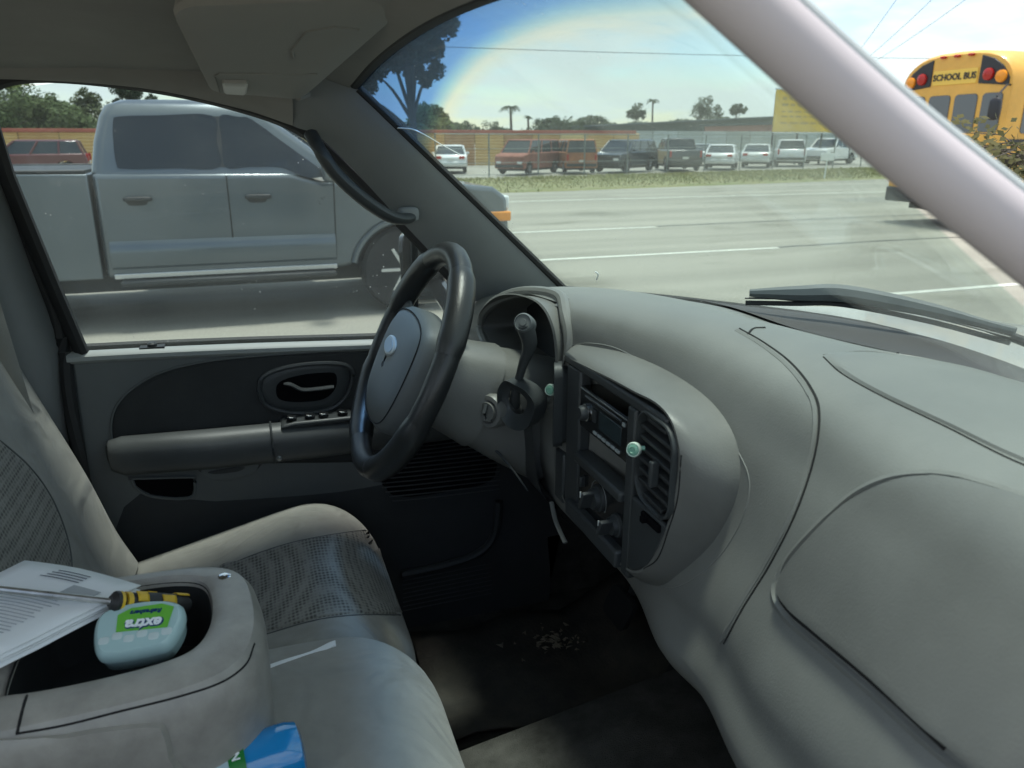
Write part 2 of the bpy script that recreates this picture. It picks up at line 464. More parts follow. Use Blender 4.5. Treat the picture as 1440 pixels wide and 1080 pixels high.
# road: far edge drifts away slightly from the lanes, as in the photograph
def edge_y(x): return 23.4 + (x - 7.6) * 0.185 if x > 7.6 else 23.4 + (x - 7.6) * 0.03
M_ROAD = road_mat('worn_road', (0.30, 0.29, 0.245), (0.40, 0.385, 0.325))
xs = [-200 + 10 * i for i in range(51)]
road = tag(obj('road', grid([[(x, -3.2, 0.0) for x in xs], [(x, edge_y(x) if x < 60 else edge_y(60), 0.0) for x in xs]]), M_ROAD, flat=True), kind='structure')
tag(obj('shoulder', grid([[(x, -14, -0.012) for x in xs], [(x, -3.2, -0.004) for x in xs]]), mat('shoulder_dirt', (0.24, 0.22, 0.17), 1.0, var=(0.8, 0.25), bump=(6, 0.6, 0.02)), flat=True), kind='structure')
M_PAINT = mat('road_paint', (0.62, 0.62, 0.55), 0.7, var=(6, 0.16))
for y, segs in ((6.5, [(2.0, 5.05), (6.6, 9.9), (14.2, 17.3), (23, 26)]), (10.05, [(3.2, 7.85), (13.5, 17), (24, 27)]), (13.3, [(3.6, 7.5), (14.5, 18), (27, 31)]), (20.1, [(-90, 120)])):
    for a, b in segs:
        m_ = obj('lane_marking', box(a, b, y - 0.055, y + 0.055, 0.0, 0.005), M_PAINT, flat=True); tag(m_, kind='structure')
M_TAR = mat('tar_seal', (0.07, 0.072, 0.068), 0.6)
for pts in ([(7.9, 10.1), (10, 10.2), (12.5, 10.16), (15, 10.3)], [(7.6, 13.4), (10, 13.5), (13, 13.62), (17, 13.6)]):
    p = cat([(a, b, 0) for a, b in pts], 6)
    tag(obj('crack_seal', grid([[(q.x, q.y - 0.035 + 0.012 * math.sin(i * 1.7), 0.004) for i, q in enumerate(p)], [(q.x, q.y + 0.035 + 0.014 * math.sin(i * 2.3), 0.004) for i, q in enumerate(p)]]), M_TAR, flat=True), kind='structure')
M_PATCH = mat('asphalt_patch', (0.23, 0.225, 0.195), 0.9, var=(3, .2))
for x, y, w_, d_ in ((3.4, 15.3, 3.4, .9), (17.5, 17.5, 4.0, 1.4)):
    pts = [(x + w_ / 2 * math.copysign(abs(math.cos(a)) ** .5, math.cos(a)) + .06 * math.sin(7 * a), y + d_ / 2 * math.copysign(abs(math.sin(a)) ** .5, math.sin(a)) + .05 * math.cos(5 * a), .003) for a in [2 * PI * i / 28 for i in range(28)]]
    tag(obj('road_patch', (pts, [tuple(range(28))]), M_PATCH, flat=True), kind='structure')
# grass verge: a low bank with blades
verge_rows = []
for j, (o_, z) in enumerate(((-0.15, -0.04), (0.05, 0.03), (2.5, 0.05), (6.5, 0.06), (9.5, -0.03))):
    verge_rows.append([(x, (edge_y(x) if x < 60 else edge_y(60)) + o_, z + 0.03 * math.sin(x * 0.7 + j)) for x in xs])
tag(obj('grass_verge', grid(verge_rows), mat('verge_soil', (0.26, 0.235, 0.12), 1.0, var=(0.9, 0.0, (0.16, 0.185, 0.07))), flat=True), kind='structure')
gv, gf = [], []
rg = random.Random(3)
for i in range(26000):
    x = rg.uniform(0, 45); o_ = rg.random() ** 0.8 * 8.5
    y = edge_y(x) + o_; hh = rg.uniform(0.03, 0.12); a = rg.uniform(0, PI); w = 0.018 + 0.02 * rg.random()
    dx, dy = math.cos(a) * w, math.sin(a) * w; lx, ly = rg.uniform(-.06, .06), rg.uniform(-.06, .06)
    n = len(gv); gv += [(x - dx, y - dy, 0.02), (x + dx, y + dy, 0.02), (x + lx, y + ly, 0.03 + hh)]; gf.append((n, n + 1, n + 2))
M_GRASS = mat('verge_grass', (0.19, 0.22, 0.07), 0.9, var=(0.5, 0.0, (0.36, 0.32, 0.15)))
tag(obj('verge_grass_blades', (gv, gf), M_GRASS, flat=True, recalc=False), 'short dry green grass growing on the verge across the road', 'grass', kind='stuff')

# ================================================================== the cab we look into
CX, CY = 0.3, 0.9
truck = thing('pickup_truck', 'parked pickup truck with worn grey cab interior and steering wheel, nearest the viewer', 'truck', (CX, CY, 0))
ORG = Vector((CX, CY, 0))
def part(name, vf, m, par=None, label=None, **k):
    o = obj(name, vf, m, par or truck, **k)
    if label: o['label'] = label
    return o

# --- shell: floor, tunnel, firewall, rear wall, roof skin, passenger door
part('floor_pan', RV(join(box(-0.75, 1.05, 0.16, 1.66, -1.22, -1.15), box(0.98, 1.05, 0.16, 1.70, -1.2, -0.42), box(.55, 1.0, 1.64, 1.72, -1.2, -.48), box(.55, 1.0, .10, .16, -1.2, -.36))), M_CARPET, flat=True)
tun = [[R(x, y, z) for y, z in ((0.5, -1.16), (0.62, -1.0 + dz), (0.72, -0.93 + dz), (0.9, -0.905 + dz), (1.0, -0.93 + dz), (1.09, -1.02 + dz), (1.18, -1.16))] for x, dz in ((-0.6, -.12), (0.0, -0.08), (0.3, -0.03), (0.5, 0.0), (0.7, 0.03), (1.0, 0.08))]
part('transmission_tunnel', grid(tun), M_CARPET, label='dark carpeted hump in the middle of the floor')
part('rear_wall', RV(box(-0.80, -0.76, 0.14, 1.68, -1.2, -0.36)), M_DARK, flat=True)
roof_rows_in, roof_rows_out = [], []
for x, dz in ((-0.78, -0.03), (-0.5, 0.0), (-0.2, 0.005), (0.05, -0.005), (0.15, -0.018), (0.215, -0.03)):
    roof_rows_in.append([R(x, 0.93 + s * 0.56, 0.155 + dz - 0.055 * abs(s) ** 3.0) for s in [-1 + 0.1 * i for i in range(21)]])
    roof_rows_out.append([R(x, 0.93 + s * 0.62, 0.215 + dz - 0.075 * abs(s) ** 3.0) for s in [-1 + 0.1 * i for i in range(21)]])
part('roof_lining', grid(roof_rows_in), M_LINER, solid=0.006)
M_PAINTW = mat('cab_paint', (0.55, 0.56, 0.56), 0.3, coat=0.5)
part('roof_skin', grid(roof_rows_out), M_PAINTW, solid=0.004)
pd = part('passenger_door', RV(prism([(-0.42, -1.15), (0.72, -1.15), (0.72, -0.40), (0.6, -0.43), (-0.36, -0.42), (-0.42, -0.5)], 'y', 0.08, 0.17)), M_DOOR, bevel=0.015, label='passenger door with its window wound down')
part('armrest', RV(superbox((0.0, 0.205, -0.6), (0.26, 0.045, 0.04))), M_DOORD, pd)

# --- dashboard: cross-sections across the cab, smoothly joined
ST = [
 (1.68, [(.72, -.40), (.62, -.365), (.54, -.345), (.475, -.35), (.455, -.39), (.45, -.47), (.47, -.58), (.54, -.64), (.95, -.66)]),
 (1.52, [(.78, -.37), (.66, -.335), (.56, -.312), (.475, -.318), (.457, -.36), (.45, -.46), (.47, -.58), (.54, -.64), (.95, -.66)]),
 (1.32, [(.86, -.33), (.72, -.295), (.58, -.266), (.478, -.272), (.458, -.33), (.45, -.46), (.47, -.57), (.54, -.64), (.95, -.66)]),
 (1.12, [(.92, -.30), (.76, -.275), (.60, -.243), (.49, -.258), (.466, -.33), (.457, -.45), (.46, -.56), (.53, -.64), (.95, -.66)]),
 (0.90, [(.96, -.29), (.76, -.272), (.645, -.238), (.54, -.25), (.505, -.325), (.49, -.45), (.485, -.56), (.54, -.66), (.95, -.68)]),
 (0.74, [(.95, -.288), (.80, -.272), (.70, -.245), (.57, -.256), (.522, -.33), (.50, -.45), (.475, -.56), (.50, -.66), (.95, -.68)]),
 (0.62, [(.92, -.290), (.84, -.276), (.755, -.248), (.575, -.262), (.525, -.33), (.492, -.43), (.458, -.54), (.49, -.64), (.95, -.68)]),
 (0.50, [(.87, -.295), (.81, -.278), (.73, -.25), (.56, -.268), (.503, -.33), (.46, -.43), (.425, -.53), (.46, -.63), (.95, -.68)]),
 (0.35, [(.78, -.30), (.73, -.285), (.66, -.258), (.535, -.272), (.48, -.325), (.43, -.415), (.40, -.505), (.44, -.62), (.95, -.68)]),
 (0.18, [(.68, -.32), (.65, -.30), (.59, -.275), (.51, -.29), (.46, -.335), (.42, -.42), (.39, -.51), (.43, -.62), (.95, -.68)]),
]
prof = [cat([R(x, y, z) for x, z in p], 9) for y, p in ST]
cols = [cat([pr[i] for pr in prof], 12) for i in range(len(prof[0]))]
dash_vf = grid(cols)
# instrument opening: take out the faces behind the cluster
CL = cat([(1.50, -.395, 0), (1.515, -.36, 0), (1.47, -.325, 0), (1.38, -.288, 0), (1.27, -.266, 0), (1.17, -.262, 0), (1.115, -.285, 0), (1.095, -.33, 0), (1.10, -.39, 0), (1.16, -.425, 0), (1.35, -.43, 0)], 6, True)
def inside(y, z):
    c = False; n = len(CL)
    for i in range(n):
        a, b = CL[i], CL[(i + 1) % n]
        if (a.y > z) != (b.y > z) and y < (b.x - a.x) * (z - a.y) / (b.y - a.y) + a.x: c = not c
    return c
dv, df = dash_vf
keep = []
for f in df:
    c = sum((Vector(dv[i]) for i in f), Vector()) / len(f)
    if c.x < 0.52 and inside(c.y, c.z - EYE): continue
    keep.append(f)
dash = part('dashboard', (dv, keep), M_DASH, label='wide grey moulded dashboard', smooth=60)
DS = Surf(dash_vf)
cl_in = [[Vector(R(0.462 + d, 1.31 + (p.x - 1.31) * s, -.345 + (p.y + .345) * s)) for p in CL] for d, s in ((-0.012, 1.05), (-0.014, 1.02), (0.0, 0.985), (0.03, 0.95), (0.09, 0.86), (0.10, 0.0))]
part('instrument_cluster', grid(cl_in, True), M_DASH2, label='dark hooded instrument opening behind the steering wheel')
rim_pts = []
for q in CL:
    yy, zz_ = 1.31 + (q.x - 1.31) * 1.035, -.345 + (q.y + .345) * 1.06
    h_, n_, i_, d_ = DS.t.ray_cast(Vector((0.2, yy, zz_ + EYE)), Vector((1, 0, 0)))
    rim_pts.append(Vector((min(h_.x if h_ else .47, .50) + .001, yy, zz_ + EYE)))
part('cluster_rim', tube(rim_pts, .0105, 10, closed=True), M_DASH, dash)
part('cluster_lens', RV(box(.535, .54, 1.16, 1.46, -.40, -.29)), M_GLOSSBLK, flat=True)

def groove(pts, r=0.0017, m=M_SEAM, par=None, k=8, S=None, lift=-0.0003, name='seam'):
    ln = (S or DS).line(pts, k, lift)
    if len(ln) < 3: return
    return part(name, tube(ln, r, 6), m, par or dash)
# moulding seam round the centre pod
groove([(1040, 462), (1075, 482), (1112, 510), (1140, 545), (1152, 580), (1146, 640), (1122, 715), (1085, 790), (1045, 855), (1018, 905)], 0.0016)
groove([(1036, 464), (1070, 484), (1107, 513), (1134, 547), (1146, 580), (1140, 640), (1116, 714), (1079, 788), (1039, 853), (1012, 903)], 0.0042, M_DASH, lift=-.0022, name='moulded_lip')
# glove box door: raised panel with its gap
GB = [(1096, 834), (1106, 803), (1140, 760), (1190, 712), (1240, 684), (1290, 674), (1345, 678), (1440, 706), (1560, 750), (1640, 830), (1640, 960), (1560, 1090), (1440, 1120), (1330, 1050), (1230, 960), (1150, 893), (1112, 860)]
part('glove_box_door', DS.patch(GB, 0.010, 6, 14, 0.05), M_DASH2, label='big rounded glove box door at the passenger side')
groove([(1330, 1052), (1230, 961), (1150, 894), (1112, 861), (1096, 834), (1106, 803), (1140, 760), (1190, 712), (1240, 684), (1290, 674), (1345, 678), (1440, 706), (1540, 742)], 0.0028)
groove([(1440, 1148), (1325, 1064), (1222, 971), (1142, 902), (1104, 868), (1087, 836), (1099, 798), (1134, 754), (1186, 704), (1238, 675), (1290, 665), (1347, 669), (1442, 697), (1545, 733)], 0.0045, M_DASH, lift=-.0022, name='moulded_lip')
# flat top panel over the passenger side
TP = [(1156, 498), (1220, 494), (1300, 504), (1380, 523), (1460, 545), (1600, 590), (1640, 680), (1560, 690), (1440, 650), (1330, 598), (1240, 556), (1185, 525)]
part('top_panel', DS.patch(TP, 0.0025, 5, 10, 0.05), M_DASH, label='long flat panel on top of the passenger dashboard')
groove([(1560, 694), (1440, 654), (1330, 600), (1240, 557), (1185, 526), (1158, 502)], 0.0013)
groove([(1158, 499), (1220, 494), (1300, 504), (1380, 523), (1460, 545)], 0.0011, M_DASH2)
# raised lower bolster
# dark tray between dashboard and glass
tr0 = [[c_ + Vector((0, 0, .004)) for c_ in cols[i]][30:] for i in range(0, 10)]
part('defroster_tray', grid(tr0), mat('tray_plastic', (.060, .055, .055), .6, bump=GRAIN, var=(6, .15)), dash, smooth=60)
for px in (1052, 1262, 1336):
    groove([(px, 470 + (px - 1052) * .13), (px + 8, 462 + (px - 1052) * .125), (px + 24, 461 + (px - 1052) * .125)], 0.0018)

# --- centre stack: bezel lofted from the pod out to its face
XF = 0.452
front = [(1.066, -.322), (1.03, -.318), (0.97, -.314), (.90, -.309), (.83, -.306), (.775, -.303), (.738, -.312), (.716, -.338), (.712, -.37), (.718, -.41), (.728, -.45), (.745, -.49), (.77, -.53), (.81, -.562), (.87, -.572), (.95, -.575), (1.02, -.575), (1.07, -.56), (1.098, -.52), (1.094, -.46), (1.086, -.40), (1.078, -.35)]
back = [(1.09, -.300), (1.05, -.292), (0.985, -.290), (.91, -.291), (.835, -.298), (.765, -.312), (.712, -.335), (.682, -.365), (.672, -.40), (.678, -.44), (.694, -.485), (.72, -.53), (.76, -.575), (.81, -.60), (.87, -.605), (.95, -.60), (1.03, -.60), (1.09, -.58), (1.115, -.53), (1.11, -.46), (1.105, -.40), (1.10, -.34)]
def ring(pts, x, s=0.0):
    c = (.89, -.44)
    return [Vector(R(x(p) if callable(x) else x, p[0] + (c[0] - p[0]) * s, p[1] + (c[1] - p[1]) * s)) for p in pts]
def mixp(t): return [(a[0] * (1 - t) + b[0] * t, a[1] * (1 - t) + b[1] * t) for a, b in zip(front, back)]
XB = lambda p: 0.56 if p[0] < .95 else 0.53
lo = [cat(l, 4, True) for l in (ring(back, XB), ring(back, lambda p: XB(p) - .02), ring(mixp(.75), 0.495), ring(mixp(.4), .468), ring(mixp(.1), .456), ring(front, XF, .012), ring(front, XF + .0005, .035))]
bez = part('centre_bezel', grid(lo, True), M_DASH2, label='rounded raised surround of the centre controls')
groove([(790, 489), (830, 483), (880, 496), (950, 544), (1010, 599), (1045, 649), (1054, 690), (1038, 742), (1002, 793), (952, 826), (915, 820)], 0.0012, M_DASH)
# face made of bars so that radio, pocket, heater and vents sit in real openings
def fbar(y0, y1, z0, z1, x0=XF, x1=.475): return RV(box(x0, x1, y0, y1, z0, z1))
bars = [fbar(.750, 1.065, -.331, -.316), fbar(1.006, 1.056, -.575, -.3312, XF + .002), fbar(.826, .848, -.58, -.3312), fbar(.848, 1.006, -.474, -.458, XF - .006), fbar(.848, 1.03, -.575, -.548, XF - .008), RV(prism([(.826, -.452), (.730, -.452), (.747, -.49), (.772, -.53), (.81, -.559), (.826, -.563)], 'x', XF, .475)), fbar(1.058, 1.094, -.575, -.487)]
part('face_frame', join(*bars), M_BEZEL, bez, bevel=0.004)
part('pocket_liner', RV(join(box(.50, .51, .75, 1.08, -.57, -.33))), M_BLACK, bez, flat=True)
# lower column panel edge seen under the right vent
groove([(958, 640), (953, 700), (940, 745), (925, 785), (905, 800)], 0.001, M_SEAM, S=Surf(grid(lo, True)))
# radio
rad_o = part('radio', RV(box(.4545, .50, .849, 1.005, -.416, -.352)), M_GLOSSBLK, bevel=0.003, label='black car radio with small knob and row of buttons')
part('disc_slot', RV(box(.4535, .456, .868, .985, -.364, -.361)), M_CHROME, rad_o, flat=True)
part('trim_line', RV(box(.4538, .456, .852, 1.002, -.3555, -.354)), mat('grey_print', (0.25, 0.27, 0.27), 0.4), rad_o, flat=True)
part('display', RV(box(.4536, .456, .866, .935, -.398, -.370)), mat('radio_display', (0.03, 0.045, 0.05), 0.12), rad_o, bevel=0.001)
part('knob', RV(lathe([(.0115, 0), (.0115, .010), (.009, .014), (0.0, .014)], 20, (.4545, .976, -.386), (-1, 0, 0))), M_BEZEL, rad_o)
part('knob_ring', RV(lathe([(.0135, 0), (.0135, .004), (.011, .005)], 20, (.4545, .976, -.386), (-1, 0, 0))), M_CHROME, rad_o)
for i in range(6):
    y = .946 - i * .0145
    part('button', RV(box(.4520, .456, y - .0055, y + .0055, -.4095, -.4055)), mat('button_print', (0.35, 0.38, 0.38), 0.4), rad_o, bevel=0.0006)
for y in (.953, .948): part('button', RV(box(.4520, .456, y - .002, y + .002, -.392, -.374)), M_BEZEL, rad_o)
part('button', RV(box(.4525, .456, .856, .862, -.366, -.361)), mat('button_print', (0.35, 0.38, 0.38), 0.4), rad_o)
# heater controls
hc = part('heater_panel', RV(box(.458, .50, .849, 1.005, -.5475, -.4745)), M_GLOSSBLK, label='black heater panel with two rotary knobs')
for y, z, r_ in ((.935, -.507, .017), (.872, -.520, .014)):
    kb = part('knob', RV(join(lathe([(r_ * 1.25, 0), (r_ * 1.2, .004), (r_, .005), (r_ * .92, .012), (0, .012)], 24, (.458, y, z), (-1, 0, 0)))), M_BEZEL, hc)
    part('knob_grip', RV(xf(box(-.022, .0, -.0035, .0035, -r_ * .95, r_ * .95), Matrix.Translation((.450, y, z)) @ Matrix.Rotation(rad(25), 4, 'X'))), M_BEZEL, hc, bevel=0.0015)
    part('knob_mark', RV(box(.4272, .429, y - .001, y + .001, z + r_ * .3, z + r_ * .85)), mat('white_print', (0.7, 0.72, 0.7), 0.5), hc, flat=True)
part('dial_scale', RV(tube([(.4575, .935 + .026 * math.cos(a), -.507 + .026 * math.sin(a)) for a in [rad(-30 + 15 * i) for i in range(17)]], .0007, 5)), mat('grey_print', (0.25, 0.27, 0.27), 0.4), hc)
part('slider', RV(box(.450, .460, .985, .991, -.512, -.494)), M_BEZEL, hc, bevel=0.002)
# vents with louvres
def vent(y0, y1, zt, zb, xa, xb, name='air_vent', label=None, rt=.03):
    w, h_ = y1 - y0, zt - zb; cy_, cz = (y0 + y1) / 2, (zt + zb) / 2
    def X(y): return xa + (xb - xa) * (y - y0) / (y1 - y0)
    o_ = rrect(w, h_, min(rt, w * .42))
    loops = [[Vector(R(X(cy_ + a * s) + d, cy_ + a * s, cz + b * (s if s < 1 else 1))) for a, b in o_] for d, s in ((.012, 1.05), (-.003, 1.03), (-.004, .97), (.004, .93), (.03, .92))]
    v = part(name, grid(loops, True), M_BEZEL, label=label)
    L = [R(X(cy_ + a * .92) + .029, cy_ + a * .92, cz + b * .95) for a, b in o_]
    part('duct', (L, [tuple(range(len(L)))]), M_BLACK, v, flat=True)
    n = 8
    for i in range(n):
        z = zt - h_ * (i + .75) / (n + .4); q = abs(z - cz) / (h_ / 2)
        inset = w * (.07 + (.16 if q > .8 else 0))
        a, b = y0 + inset, y1 - inset
        sl = [(X(a) + dx, a, z + dz) for dx, dz in ((-.001, -.0022), (-.001, .0022), (.014, .0062), (.014, .0018))], [(X(b) + dx, b, z + dz) for dx, dz in ((-.001, -.0022), (-.001, .0022), (.014, .0062), (.014, .0018))]
        part('louvre', RV(loft([sl[0], sl[1]])), M_DARK, v, bevel=0.0008)
    return v
vr = vent(.722, .822, -.322, -.447, .4495, .456, label='slatted air vent nearest the passenger')
part('vane_lever', RV(box(.440, .452, .757, .765, -.409, -.375)), M_BEZEL, vr, bevel=0.002)
part('vent_slider', RV(join(box(.447, .4525, .745, .79, -.466, -.456), box(.440, .449, .772, .780, -.465, -.457))), M_BLACK, vr, bevel=0.001)
vl = vent(1.060, 1.106, -.338, -.478, .438, .456, label='narrow slatted air vent beside the steering column', rt=.02)
# the panel below the stack and the knee panel lip
part('ashtray_lip', RV(tube(cat([(.446, 1.09, -.585), (.438, 1.05, -.60), (.434, 1.0, -.612)], 5), .004, 8, flat=.5)), M_DASH2)

# --- steering column and wheel
WC = Vector(R(.2415, 1.25, -.3575)); tv = Vector((.177, 0, .371)).normalized()
wn = Vector((-tv.z, 0, tv.x))                      # towards the driver
yv = Vector((0, 1, 0))
def WP(a, b, c): return WC + yv * a + tv * b + wn * c
sw = part('steering_wheel', tube([WP(.193 * math.cos(2 * PI * i / 72), .193 * math.sin(2 * PI * i / 72), 0) for i in range(72)], .0195, 14, closed=True), M_LEATH, label='black leather wrapped four spoke steering wheel')
# raised hand grips and ridged inner ring
for a0, a1 in ((15, 62), (118, 165), (195, 250), (290, 345)):
    pts = [WP(.193 * math.cos(rad(a)), .193 * math.sin(rad(a)), 0) for a in range(a0, a1, 3)]
    rr_ = [.0195 + .003 * min(1, min(i, len(pts) - 1 - i) / 2) for i in range(len(pts))]
    part('grip_cover', tube(pts, rr_, 14), M_LEATH, sw)
st_pts = []
for i in range(150):
    a = 2 * PI * i / 150
    st_pts.append(tube([WP(.1775 * math.cos(a), .1775 * math.sin(a), -.006), WP(.1765 * math.cos(a + .02), .1765 * math.sin(a + .02), .006)], .0012, 4))
part('lacing', join(*st_pts), M_BEZEL, sw, flat=True)
HUBO = [q * 1.17 for q in cat([(.10, .045, 0), (.075, .075, 0), (0, .085, 0), (-.075, .075, 0), (-.10, .045, 0), (-.098, -.03, 0), (-.07, -.085, 0), (0, -.10, 0), (.07, -.085, 0), (.098, -.03, 0)], 4, True)]
hub = [[WP(q.x * s_, q.y * s_ - .012, c) for q in HUBO] for c, s_ in ((-.05, .8), (-.02, 1), (.008, .99), (.020, .92), (.030, .72), (.035, .4), (.036, .05))]
part('hub_cover', grid(hub, True), M_HUB, sw, label='grey airbag cover in the wheel')
for a, b0 in ((22, .03), (158, .03), (228, -.06), (312, -.06)):
    ca, sa = math.cos(rad(a)), math.sin(rad(a))
    part('spoke', tube([WP(.085 * ca, .085 * sa, -.012), WP(.13 * ca, .13 * sa, -.012), WP(.19 * ca, .19 * sa, -.004)], [.026, .02, .016], 10, flat=.45, up=tuple(wn)), M_HUB, sw)
part('hub_seam', tube([WP(q.x * .9, q.y * .9 - .012, .0225) for q in HUBO], .0011, 5, closed=True), M_SEAM, sw)
part('emblem', loft([[WP(.036 * k * math.cos(t), .0165 * k * math.sin(t) + .012, c) for t in [2 * PI * i / 48 for i in range(48)]] for k, c in ((1.0, .0335), (1.0, .0375), (.86, .0395))]), mat('emblem_metal', (0.50, 0.53, 0.54), 0.5, 0.4), sw, label='pale oval emblem')
part('emblem_field', loft([[WP(.029 * k * math.cos(t), .0115 * k * math.sin(t) + .012, c) for t in [2 * PI * i / 24 for i in range(24)]] for k, c in ((1.0, .0385), (1.0, .0402))]), mat('emblem_field', (0.35, 0.45, 0.55), 0.3), sw)
part('horn_mark', tube([WP(.005 * math.cos(t), .005 * math.sin(t) - .022, .0365) for t in [2 * PI * i / 12 for i in range(12)]], .0007, 5, closed=True), M_BEZEL, sw)
# column shroud: a tapering boot from dash to wheel
ax = -wn
shr = []
for d, ry, rz in ((.012, .048, .05), (.03, .062, .066), (.07, .072, .078), (.12, .080, .088), (.145, .084, .094), (.146, .079, .089), (.20, .085, .10), (.30, .09, .115)):
    c = WC + ax * d
    shr.append([c + yv * ry * math.copysign(abs(math.cos(t)) ** .75, math.cos(t)) + tv * rz * math.copysign(abs(math.sin(t)) ** .75, math.sin(t)) - tv * .015 for t in [2 * PI * i / 32 for i in range(32)]])
cs = part('column_shroud', grid(shr, True), M_DASH2, label='grey plastic shroud round the steering column')
part('split_line', tube([l[27] + (l[27] - (WC + ax * .1)).normalized() * .0004 for l in shr[:5]], .001, 5), M_SEAM, cs)
part('stalk', tube([WC + ax * .06 + yv * .06 + tv * .02, WC + ax * .05 + yv * .17 + tv * .05], .007, 8), M_BEZEL, cs)
part('hazard_button', RV(join(box(.330, .345, 1.215, 1.235, -.292, -.278))), M_DARK, cs, bevel=0.003)
# gear selector on the column
kn = Vector(R(.399, 1.10, -.274))
gl_ = part('gear_selector', tube(cat([R(.405, 1.165, -.43), R(.400, 1.14, -.395), R(.405, 1.12, -.345), R(.410, 1.105, -.31), kn], 5), [.011, .010, .009, .0085, .008, .0075, .007, .007, .007, .0075, .008, .0085, .009, .010, .011, .012, .0125, .013, .0135, .014, .014][:21], 12), M_BEZEL, label='column gear lever with round end')
kd = Vector((-.55, -.75, .38)).normalized()
part('lever_knob', lathe([(.010, -.035), (.0145, -.02), (.0155, 0), (.0155, .006), (.013, .010), (.0125, .0085), (.006, .0085), (.0055, .0105), (0, .0105)], 24, kn, kd), M_HUB, gl_)
bt = cat([R(.385, 1.105, -.375), R(.40, 1.09, -.385), R(.412, 1.085, -.41), R(.40, 1.09, -.445), R(.385, 1.115, -.455), R(.372, 1.14, -.44), R(.368, 1.145, -.40), R(.375, 1.13, -.375)], 4, True)
part('lever_boot', loft([[p + Vector((.03, .02, .0)) for p in bt], bt, [Vector(R(.385, 1.12, -.415)).lerp(p, .78) + Vector((.006, .01, 0)) for p in bt], [Vector(R(.41, 1.15, -.415)).lerp(p, .5) for p in bt]], cap=False), M_BEZEL, gl_)
# ignition barrel
igd = Vector((-.82, -.52, .1)).normalized(); igc = Vector(R(.362, 1.165, -.437))
ig = part('ignition_switch', lathe([(.030, -.05), (.030, 0), (.027, .006), (.021, .007), (.019, .002), (.017, .002), (.016, .010), (0, .010)], 28, igc, igd), M_DASH2, label='round ignition switch')
part('key_blade', tube([igc + igd * .008 + Vector((0, 0, .013)), igc + igd * .016, igc + igd * .008 - Vector((0, 0, .013))], .004, 8), M_BEZEL, ig)
# knee panel under the column
kp = [[R(.42, y, -.44), R(.425, y, -.50), R(.44, y, -.58), R(.50, y, -.66)] for y in (1.12, 1.3, 1.5, 1.66)]
part('knee_panel', grid([cat(r_, 5) for r_ in kp]), M_BEZEL)
part('hood_release', RV(tube(cat([on_y(688, 626, 1.2) - Vector((0, 0, EYE)), on_y(700, 636, 1.18) - Vector((0, 0, EYE)), on_y(722, 662, 1.15) - Vector((0, 0, EYE)), on_y(742, 690, 1.13) - Vector((0, 0, EYE))], 5), [.003 - .0001 * i for i in range(16)], 6)), M_BEZEL)
# --- pillars, header, windscreen
WT = [(.205, 1.42, .087), (.212, 1.2, .112), (.215, .92, .122), (.212, .64, .112), (.205, .395, .087)]
WB = [(.67, 1.57, -.325), (.85, 1.3, -.315), (.97, .92, -.30), (.85, .54, -.315), (.67, .19, -.325)]
ws_rows = []
wt, wb = cat([R(*p) for p in WT], 6), cat([R(*p) for p in WB], 6)
for i in range(13):
    t = i / 12
    ws_rows.append([a.lerp(b, t) + Vector((.012, 0, .03)) * math.sin(PI * t) * (1 - abs(2 * k_ / (len(wt) - 1) - 1) ** 3) for k_, (a, b) in enumerate(zip(wt, wb))])
ws = part('windscreen', grid(ws_rows), M_GLASS_W, solid=0.005, label='dirty windscreen with a blue sun band along its top')
WS = Surf(grid(ws_rows))
part('windscreen_seal', tube(wt, .010, 8, flat=.6), M_RUB)
part('windscreen_seal', tube([r_[0] + Vector((.004, .004, -.004)) for r_ in ws_rows], .011, 8, flat=.8), M_RUB)
part('windscreen_seal', tube(wb, .012, 8), M_RUB)
# header trim along the top of the glass
hd = []
for i, p in enumerate(wt):
    q = p + Vector((0, 0, 0))
    hd.append([q + Vector((.004, 0, .012)), q + Vector((-.012, 0, -.004)), q + Vector((-.045, 0, .006)), q + Vector((-.085, 0, .030)), q + Vector((-.09, 0, .045))])
part('header_trim', grid(hd), M_LINER)
# driver side pillar trim: broad, from window edge to glass edge
def strip(A, B, bulge, n=7, nv=16, nrm=(-.2, -.9, .3)):
    a, b = cat([R(*p) for p in A], nv), cat([R(*p) for p in B], nv)
    N = Vector(nrm).normalized(); rows = []
    for p, q in zip(a, b):
        rows.append([p.lerp(q, j / n) + N * bulge * math.sin(PI * j / n) ** .7 for j in range(n + 1)])
    return grid(rows)
part('driver_pillar', strip([(.02, 1.50, .06), (.10, 1.48, .022), (.16, 1.485, -.01), (.30, 1.53, -.16), (.44, 1.585, -.31), (.52, 1.61, -.40)],
                            [(.10, 1.40, .125), (.205, 1.418, .090), (.320, 1.454, -.013), (.437, 1.492, -.117), (.553, 1.530, -.220), (.67, 1.57, -.325)], .022), M_PILLAR, label='grey trim on the driver side windscreen pillar')
part('roof_rail', strip([(-.75, 1.50, .075), (-.40, 1.50, .090), (-.15, 1.50, .082), (.02, 1.50, .048), (.10, 1.48, .022)],
                        [(-.75, 1.44, .13), (-.40, 1.44, .15), (-.15, 1.44, .15), (.0, 1.43, .13), (.10, 1.40, .125)], .012, nrm=(0, -.6, -.8)), M_LINER)
gr = cat([R(.128, 1.455, .008), R(.138, 1.425, -.018), R(.160, 1.425, -.055), R(.205, 1.435, -.10), R(.255, 1.455, -.135), R(.292, 1.475, -.145), R(.312, 1.495, -.140)], 5)
gh = part('grab_handle', tube(gr, [.013] * 6 + [.0155] * (len(gr) - 14) + [.014] * 8, 12, flat=.8), M_BEZEL, label='curved dark grab handle on the driver side pillar')
